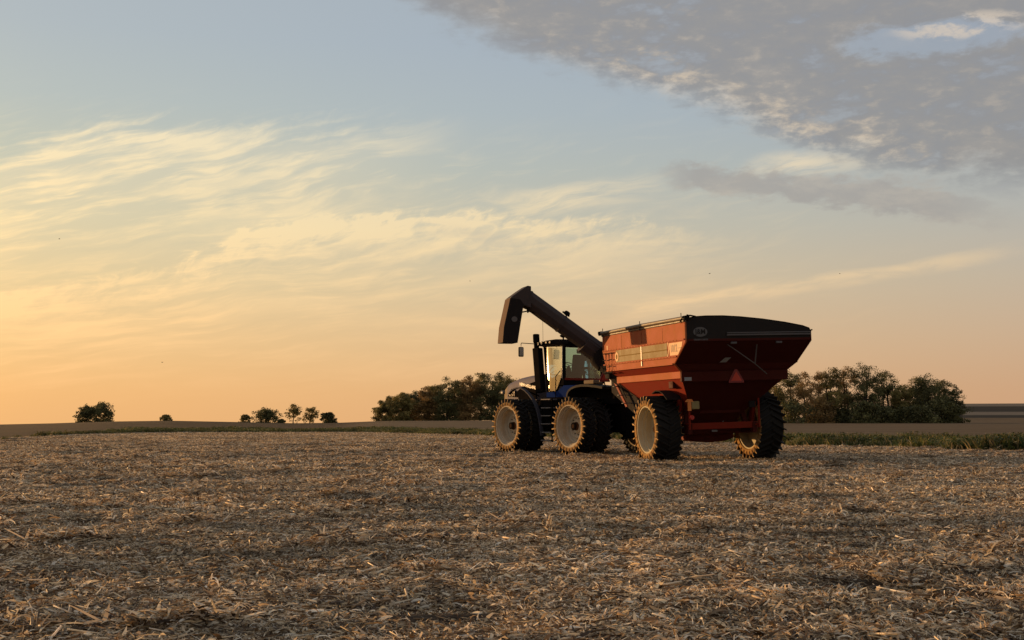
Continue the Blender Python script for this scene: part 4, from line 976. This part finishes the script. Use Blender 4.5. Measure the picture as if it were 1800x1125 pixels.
    for s in (-1, 1):
        b = MB(); b.prism([(s*1.05, 1.0), (s*.92, 1.0), (s*.55, 2.38), (s*.68, 2.38)] if False else [(s*1.08, .95), (s*.94, .95), (s*.60, 2.4), (s*.74, 2.4)], 1, -.95, -.85); b.build('frame_brace', M['red_shaded'], G)
        b = MB(); b.box(min(s*.98, s*1.12), max(s*.98, s*1.12), -1.4, 1.1, .8, 1.12, ch=.02); b.build('frame_rail', M['red_shaded'], G)
        b = MB(); b.prism([(-1.35, 2.43), (-1.15, 2.43), (-.75, 1.12), (-.95, 1.12)], 0, min(s*1.16, s*1.24), max(s*1.16, s*1.24)); b.build('rear_post', M['red_low'], G)
        b = MB(); b.prism([(1.9, 2.43), (1.7, 2.43), (.75, 1.12), (.95, 1.12)], 0, min(s*1.06, s*1.14), max(s*1.06, s*1.14)); b.build('front_post', M['red_low'], G)
        # short mudguard over the wheel
        pts_ = [(-.2, 2.06), (-.45, 2.13), (-.75, 2.12), (-1.05, 2.02), (-1.3, 1.86)]
        b = MB(); vs = []; fs = []
        for (y, z) in pts_: vs += [(s*1.25, y, z), (s*1.72, y, z), (s*1.72, y, z-.03), (s*1.25, y, z-.03)]
        for i in range(4):
            for k in range(4): fs.append((4*i+k, 4*i+(k+1) % 4, 4*i+4+(k+1) % 4, 4*i+4+k))
        fs += [(0, 1, 2, 3), (16, 17, 18, 19)]; b.add(vs, fs); b.build('mudguard', M['auger_dark'], G, 40)
        b = MB(); b.box(min(s*1.25, s*1.60), max(s*1.25, s*1.60), -1.50, -1.18, 2.16, 2.38, ch=.03); b.tube([(s*1.3, -1.95, 2.36), (s*1.3, -1.4, 2.3), (s*1.6, -1.4, 2.3)], .035, 6); b.build('wheel_bracket', M['red_shaded'], G)
        # lamp post; the left one carries an amber arrow-shaped plate
        lp = MB(); lp.box(s*1.12-.025, s*1.12+.025, -1.55, -1.51, .95, 1.9); lp.tube([(s*1.12, -1.53, 1.05), (s*1.05, -1.3, 1.02)], .03, 6); po = lp.build('lamp_post', M['red_low'], G)
        if s < 0:
            b = MB(); b.prism([(-1.26, 1.76), (-1.12, 1.92), (-.99, 1.76), (-1.07, 1.76), (-1.07, 1.50), (-1.18, 1.50), (-1.18, 1.76)], 1, -1.575, -1.556); b.build('amber_arrow', M['amber'], po)
            b = MB(); b.box(-1.05, -.80, -1.57, -1.52, 1.54, 1.78, ch=.03); b.build('yellow_lamp', M['yellow'], po)
            b = MB(); b.T = Matrix.Translation((-1.06, -1.575, 1.30)) @ Matrix.Rotation(PI/2, 4, 'Z'); b.lathe([(-.03, .0), (-.03, .06), (.02, .075), (.04, .075)], 14); b.build('red_lamp', M['redlamp'], po, 40)
        else:
            b = MB(); b.box(.80, 1.0, -1.57, -1.52, 1.54, 1.74, ch=.03); b.build('lamp', M['auger_dark'], po)
    b = MB(); b.box(-.02, .16, -.68, -.665, .84, .90, ch=.004); b.tube([(.32, -.72, 1.14), (.42, -.75, 1.24)], .018, 6); b.build('hitch_plate', M['emblem'], G)
    b = MB(); b.box(-.13, .13, 1.0, 5.1, .72, .98, ch=.03); b.prism([(-.8, 1.1), (-.6, 1.1), (-.02, 3.7), (-.13, 3.7)], 2, .76, .96); b.prism([(.8, 1.1), (.6, 1.1), (.02, 3.7), (.13, 3.7)], 2, .76, .96)
    b.box(-.08, .08, 5.05, 5.5, .55, .80, ch=.02); b.build('drawbar', M['red_low'], G)
    b = MB(); b.tube([(.25, 4.2, .10), (.25, 4.2, 1.1)], .05, 8); b.box(.1, .4, 4.05, 4.35, .02, .05); b.build('parking_jack', M['auger_dark'], G)
    for s in (-1, 1):
        make_wheel(G, s*1.67, -.42, CA_R-.03, CA_W, CA_R, CA_RR, 20, s, .12, tyre_ca, rim_ca, M['rim_cart'], .15)
    # auger: lower tube, hinge, upper tube, discharge head
    b = MB(); b.tube([(-.05, 1.2, .85), (-.7, 2.35, 1.75), (-1.72, 4.0, 3.25)], .31, 12); b.build('lower_auger', M['auger_dark'], G, 20)
    b = MB(); b.prism([(4.35, 3.0), (3.25, 2.80), (1.85, 1.80), (2.1, 1.35), (4.3, 2.15)], 0, -1.30, -.85); b.build('auger_housing', M['auger_dark'], G, bevel=.03)
    b = MB(); b.tube([(-1.60, 3.9, 3.10), (-1.72, 4.0, 3.30), (-1.90, 4.0, 3.60)], [.36, .40, .37], 14); b.box(-1.75, -1.35, 3.30, 3.7, 2.6, 3.2, ch=.05); b.tube([(-1.6, 3.62, 3.1), (-1.6, 3.56, 3.1)], .16, 12); b.build('auger_hinge', M['auger_dark'], G, 30)
    b = MB(); b.tube([(-1.78, 4.0, 3.52), (-4.34, 4.0, 5.36)], .305, 10); b.build('upper_auger', M['auger'], G, 20)
    b = MB(); 
    for s_ in (.02, .52, .97):
        p = Vector((-1.78, 4, 3.52)).lerp(Vector((-4.34, 4, 5.36)), s_); d = Vector((-2.56, 0, 1.84)).normalized()
        b.tube([p-d*.02, p+d*.02], .325, 10)
    b.build('auger_band', M['auger'], G, 20)
    b = MB(); b.tube([(-1.85, 4.0, 3.45+.02), (-2.35, 4.0, 3.83)], [.33, .335], 10); b.build('auger_collar', M['auger'], G, 20)
    head = [(-4.20, 5.70), (-4.32, 5.72), (-4.58, 5.56), (-4.90, 5.34), (-4.94, 5.0), (-4.50, 5.0), (-4.46, 5.08), (-4.22, 4.98)]
    b = MB(); b.prism(head, 1, 3.70, 4.30); b.build('auger_elbow', M['auger'], G, bevel=.02)
    sp = [(-4.905, 5.30), (-5.14, 4.38), (-5.20, 3.86), (-4.745, 3.85), (-4.62, 4.5), (-4.50, 5.10), (-4.6, 5.25)]
    b = MB(); n = len(sp); vs = [(x, 3.69, z) for x, z in sp]+[(x, 4.31, z) for x, z in sp]
    fs = [(i, (i+1) % n, n+(i+1) % n, n+i) for i in range(n) if i != 2]+[tuple(range(n)), tuple(range(n, 2*n))]
    b.add(vs, fs); o = b.build('discharge_spout', M['auger_dark'], G)
    md = o.modifiers.new('thick', 'SOLIDIFY'); md.thickness = .02; md.offset = 1
    b = MB(); b.add([(-4.925, 3.70, 5.31), (-4.925, 4.30, 5.31), (-5.165, 4.30, 4.38), (-5.165, 3.70, 4.38), (-5.225, 4.30, 3.87), (-5.225, 3.70, 3.87)], [(0, 1, 2, 3), (3, 2, 4, 5)]); o = b.build('spout_lit_face', M['spoutface'], G); md = o.modifiers.new('thick', 'SOLIDIFY'); md.thickness = .012; md.offset = 0  # sheet over the left face, made sunlit by its lighter colour
    b = MB(); b.tube([(-4.50, 3.9, 4.86), (-4.28, 3.9, 4.90), (-4.0, 3.9, 4.82)], .022, 6); b.tube([(-4.52, 3.9, 4.7), (-4.50, 3.9, 4.86)], .02, 6); b.tube([(-4.3, 3.9, 4.98), (-4.28, 3.9, 4.84)], .03, 6); b.build('spout_cylinder', M['black'], G, 40)
    b = MB(); b.prism([(-5.03+.10*math.cos(2*PI*k/18), 4.62+.09*math.sin(2*PI*k/18)) for k in range(18)], 1, 3.652, 3.662)
    for v in range(len(b.v)): b.v[v] = (b.v[v][0]+.21, b.v[v][1], b.v[v][2])
    b.build('spout_badge', M['strut'], G)
    b = MB(); p = Vector((-3.12, 4, 4.5)); n_ = Vector((.584, 0, .812)); p = p+n_*.335
    b.T = Matrix.Translation(p) @ Matrix.Rotation(rad(35), 4, 'Y'); b.lathe([(-.0, .10), (.08, .11), (.12, .08), (.13, .0)], 14, axis=2); b.tube([(-.16, 0, .02), (.12, 0, .02)], .03, 6); b.build('work_lamp', M['black'], G, 40)
    return G
build_cart()

# ------------------------------------------------------------------ trees
def make_tree(name, label, cat, px, base_d, height, spread, mat, group, seed, low=.15, gaps=.35, nclump=60, leaf=.42, per=46, ntrunk=1, bare=0.0, lean=0.0, squash=1.0):
    r = random.Random(seed); t = th(px)
    x, y = base_d*math.tan(t), base_d
    z = terrain(x, y)-.1
    o = empty(name, loc=(x, y, z)); tag(o, label, cat, group)
    H, W = height, spread/2
    tr = MB(); tips = []
    for q in range(ntrunk):
        bx, by = (0, 0) if ntrunk == 1 else (r.uniform(-W*.3, W*.3), r.uniform(-W*.25, W*.25))
        topz = H*r.uniform(.62, .78); pts_ = []
        lx, ly = r.uniform(-.1, .1)*W+lean*W, r.uniform(-.1, .1)*W
        for k in range(6):
            u = k/5; pts_.append((bx+lx*u+r.uniform(-.04, .04)*W, by+ly*u+r.uniform(-.04, .04)*W, topz*u-.2*(k == 0)))
        r0 = .022*H+.05
        tr.tube(pts_, [r0*(1-.75*k/5) for k in range(6)], 7)
        for k in range(9 if ntrunk == 1 else 6):
            u = r.uniform(max(low, .18), .95); i = min(4, int(u*5)); p = Vector(pts_[i]).lerp(Vector(pts_[i+1]), u*5-i)
            a = r.uniform(0, 2*PI); L = W*r.uniform(.5, .95)*(1.1-.5*u)
            d = Vector((math.cos(a), math.sin(a), r.uniform(.35, 1.1)))
            m1 = p+d*L*.5; m2 = p+d*L+Vector((0, 0, L*.15))
            rb = r0*(1-.75*u)*.55
            tr.tube([p, m1, m2], [rb, rb*.65, rb*.25], 5)
            tips += [m1, m2]
            for _ in range(2):
                d2 = Vector((r.uniform(-1, 1), r.uniform(-1, 1), r.uniform(0, 1))).normalized(); e = m1+d2*L*.55
                tr.tube([m1, e], [rb*.45, rb*.15], 4); tips.append(e)
    tr.build('trunk', M['bark'], o, 50)
    # crown: leaf faces in clumps, uneven outline with gaps
    ncl = int(nclump*(1-.3*gaps))
    cen = []
    ph = [r.uniform(0, 6.28) for _ in range(4)]
    for k in range(ncl):
        for _ in range(30):
            a = r.uniform(0, 2*PI); u = r.uniform(low, 1.0) if low > .01 else r.random()**1.3
            prof = min(1, .78+(u-low)*1.4)*max(.05, 1-max(0, (u-.4)/.6)**3.0)**.5
            bump = 1+.22*math.sin(3*a+ph[0]+5*u)+.15*math.sin(5*a+ph[1])
            rr = W*prof*bump*math.sqrt(r.random())
            p = Vector((rr*math.cos(a)+lean*W*u, rr*math.sin(a)*squash, H*(low+(u-low)*.93)*(.95+.05*math.sin(2*a+ph[2]))))
            g_ = math.sin(p.x*1.9/max(1, W*.35)+ph[3])*math.sin(p.z*2.3/max(1, W*.35)+ph[0])+.6*math.sin(p.y*2.0/max(1, W*.35)+ph[1])
            if g_ > -1.0+1.1*gaps or r.random() > gaps: break
        cen.append(p)
    cen += [t_ for t_ in tips if t_.z > low*H*.9 and t_.z < H*.86 and math.hypot(t_.x-lean*W*.6, t_.y) < W*.82]
    n_ = len(cen)*per
    R = np.random.RandomState(seed)
    cc = np.array([tuple(c) for c in cen]).repeat(per, 0)
    cr = np.array([W*r.uniform(.20, .36) for _ in cen]).repeat(per)
    dv = R.normal(size=(n_, 3)); dv /= np.linalg.norm(dv, axis=1)[:, None]
    pos = cc+dv*(cr*(R.rand(n_)**.45))[:, None]*np.array([1, 1, .75])
    pos[:, 2] = np.clip(pos[:, 2], .02*H, None)
    a1 = R.normal(size=(n_, 3)); a1 /= np.linalg.norm(a1, axis=1)[:, None]
    a2 = np.cross(a1, dv+.3*R.normal(size=(n_, 3))); a2 /= np.linalg.norm(a2, axis=1)[:, None]+1e-9
    s = leaf*(.55+.8*R.rand(n_))[:, None]
    q = np.stack([pos-a1*s*.5, pos+a2*s*.32, pos+a1*s*.5, pos-a2*s*.32], 1).reshape(-1, 3)
    me = bpy.data.meshes.new('crown'); me.vertices.add(n_*4); me.vertices.foreach_set('co', q.astype('f').ravel())
    me.loops.add(n_*4); me.loops.foreach_set('vertex_index', np.arange(n_*4, dtype='i')); me.polygons.add(n_)
    me.polygons.foreach_set('loop_start', np.arange(0, n_*4, 4, dtype='i')); me.update(calc_edges=True)
    link_mesh('crown', me, mat, o)
    return o
def hpx(px_h, d): return px_h*d/FPX
# left shelterbelt: (image x, height px, width px, distance, colour)
belt = [(673, 34, 24, 318, 'g'), (689, 42, 28, 325, 'g'), (707, 47, 30, 316, 'g'), (727, 47, 30, 326, 'd'), (747, 54, 30, 318, 'b'), (765, 60, 32, 327, 'g'), (786, 70, 36, 318, 'd'), (806, 66, 30, 328, 'g'), (824, 72, 34, 318, 'b'), (845, 78, 36, 327, 'g'), (866, 80, 38, 317, 'd'), (888, 76, 36, 326, 'g'), (908, 68, 34, 318, 'g'), (928, 60, 32, 326, 'd')]
blab = ['small feathery tree at the far left end of the tree belt', 'second tree from the left end of the belt left of the tractor', 'third tree from the left end of the belt left of the tractor', 'fourth tree from the left end of the belt left of the tractor',
        'olive brown fifth tree from the left end of the belt', 'sixth tree from the left end of the belt, where the treetops step up', 'round topped tree in the middle of the belt left of the tractor', 'tree just right of the round topped one in the belt', 'brownish tree right of the belt middle, fifth from the tractor side',
        'tall olive tree left of the highest tree of the belt', 'tallest tree of the belt, just left of the tractor hood', 'tree directly behind the front end of the tractor hood', 'tree behind the middle of the tractor hood', 'last tree of the belt, behind the exhaust stack side of the hood']
cm = {'g': M['leaf_green'], 'd': M['leaf_dark'], 'b': M['leaf_brown']}
for i, (px, hp, wp, d, c) in enumerate(belt):
    make_tree('tree', blab[i], 'tree', px, d, hpx(hp, d)*1.14, hpx(wp, d)*1.45, cm[c], 'trees of the belt left of the tractor', 100+i, low=.0, gaps=.06 if i > 1 else .4, nclump=118 if i > 1 else 60, leaf=.30, per=95)
grove = [(1338, 84, 40, 262, 'b', .2), (1362, 88, 40, 254, 'g', .4), (1388, 90, 42, 262, 'd', .3), (1412, 84, 40, 252, 'b', .35), (1440, 86, 38, 262, 'b', .3), (1462, 92, 40, 254, 'g', .55), (1490, 92, 44, 262, 'b', .65), (1524, 102, 50, 254, 'd', .45), (1555, 88, 44, 262, 'd', .6), (1580, 62, 32, 254, 'g', .6), (1606, 74, 42, 262, 'g', .55), (1628, 80, 44, 254, 'd', .55), (1656, 74, 40, 262, 'd', .5), (1676, 58, 34, 256, 'd', .4)]
glab = ['brownish tree just behind the right cart wheel', 'olive tree showing over the right cart wheel', 'dark tree under the right rear corner of the cart hopper', 'low brown tree right of the cart, third gap of the grove', 'golden brown tree in the left half of the right grove',
        'airy olive tree left of the two open trunks in the grove', 'brown topped tree with open trunks and sky showing between', 'tallest dark tree of the right grove', 'dark tree right of the tallest one, leaning over the gap', 'small thin tree in the dip between the two clumps of the right grove',
        'left tree of the low clump at the right end of the grove', 'round topped highest tree of the low right clump', 'ragged tree right of the round topped one in the right clump', 'last short tree at the right end of the grove']
for i, (px, hp, wp, d, c, gp) in enumerate(grove):
    make_tree('tree', glab[i], 'tree', px, d, hpx(hp, d)*1.12, hpx(wp, d)*1.35, cm[c], 'trees of the grove right of the cart', 200+i, low=.26 if gp > .4 else .05, gaps=gp*.8, nclump=66, leaf=.26, per=84, ntrunk=2 if gp > .4 else 1)
# undergrowth bushes at the foot of the grove
ulab = ['bush under the left end of the right grove', 'brown bush under the golden tree of the grove', 'dark bush at the foot of the open trunks', 'dark bush at the foot of the tallest tree', 'bush right of the tallest tree foot', 'bush under the gap between the two clumps', 'bush under the left tree of the right clump', 'broad bush under the round topped right tree', 'outermost dark bush at the right end of the grove']
for i, (px, hp, wp, c) in enumerate([(1385, 40, 80, 'd'), (1437, 48, 62, 'b'), (1476, 28, 64, 'd'), (1518, 40, 66, 'd'), (1552, 30, 60, 'd'), (1584, 36, 58, 'd'), (1610, 32, 64, 'd'), (1645, 44, 70, 'd'), (1672, 36, 40, 'd')]):
    d = 248+(i % 3)*3
    make_tree('bush', ulab[i], 'bush', px, d, hpx(hp, d), hpx(wp, d), cm[c], 'undergrowth of the right grove', 300+i, low=.0, gaps=.0, nclump=60, leaf=.38, per=46)
# lone trees on the left skyline: px, height, width, distance, colour, gaps, name, label
lone = [(155, 28, 36, 300, 'd', .25, 'tree', 'smaller left one of two joined dark trees on the far left skyline'),
        (180, 32, 44, 304, 'd', .15, 'tree', 'larger right one of two joined dark trees on the far left skyline'),
        (295, 10, 16, 310, 'g', .1, 'bush', 'lone tiny bush on the crest right of the joined trees'),
        (433, 13, 18, 318, 'g', .5, 'bush', 'small airy bush left of the dense round bush'),
        (469, 24, 40, 320, 'd', .0, 'bush', 'wide dense dark round bush on the left skyline'),
        (496, 7, 10, 320, 'd', .2, 'bush', 'tiny bush touching the dense round bush on its right'),
        (517, 33, 28, 322, 'g', .55, 'tree', 'taller wispy tree of the middle pair on the skyline'),
        (545, 27, 30, 326, 'g', .65, 'tree', 'lower wispy leaning tree of the middle pair on the skyline'),
        (579, 18, 27, 318, 'd', .0, 'bush', 'compact dark bush right of the wispy pair')]
for i, (px, hp, wp, d, c, gp, nm, lb) in enumerate(lone):
    make_tree(nm, lb, nm, px, d, hpx(hp, d)*1.12, hpx(wp, d)*1.08, cm[c], None, 400+i, low=.12 if gp > .5 else .0, gaps=gp*.6, nclump=70 if gp < .5 else 40, leaf=.34 if hp > 12 else .25, per=46 if gp < .5 else 26, lean=.35 if px == 545 else 0.0)

# ------------------------------------------------------------------ birds, tiny specks in the sky
for i, (px, py, d, lb) in enumerate([(1247, 481, 70, 'tiny dark bird in the sky above the cart, left of the other one there'), (285, 637, 75, 'tiny dark bird low in the orange sky at the left'), (104, 420, 80, 'tiny dark bird high in the sky at the far left'), (1476, 481, 95, 'faint tiny bird in the sky right of the cart'), (826, 494, 95, 'faint tiny bird in the sky left of the auger')]):
    t_, e_ = angles(px, py); r = random.Random(i)
    b = MB(); b.tube([(-.09, 0, 0), (-.03, 0, 0), (.05, 0, .005), (.10, 0, .01), (.13, 0, .01)], [.008, .028, .03, .018, .004], 7)
    bird = empty('bird', loc=(d*math.sin(t_)*math.cos(e_), d*math.cos(t_)*math.cos(e_), CAMH+d*math.sin(e_))); bird.scale = (.5, .5, .5); bird.rotation_euler = (0, .1, r.uniform(-.6, .6))
    tag(bird, lb, 'bird', 'birds in the sky'); b.build('body', M['black'], bird, 60)
    for s in (-1, 1):
        w_ = MB(); w_.prism([(.05, s*.01), (.06, s*.09), (.0, s*.19), (-.02, s*.10), (-.03, s*.01)], 2, -.003, .003)
        for k in range(len(w_.v)): w_.v[k] = (w_.v[k][0], w_.v[k][1], w_.v[k][2]+abs(w_.v[k][1])*.35)
        w_.build('wing', M['black'], bird)

sc.render.engine = 'CYCLES'
sc.cycles.max_bounces = 8; sc.cycles.transparent_max_bounces = 12
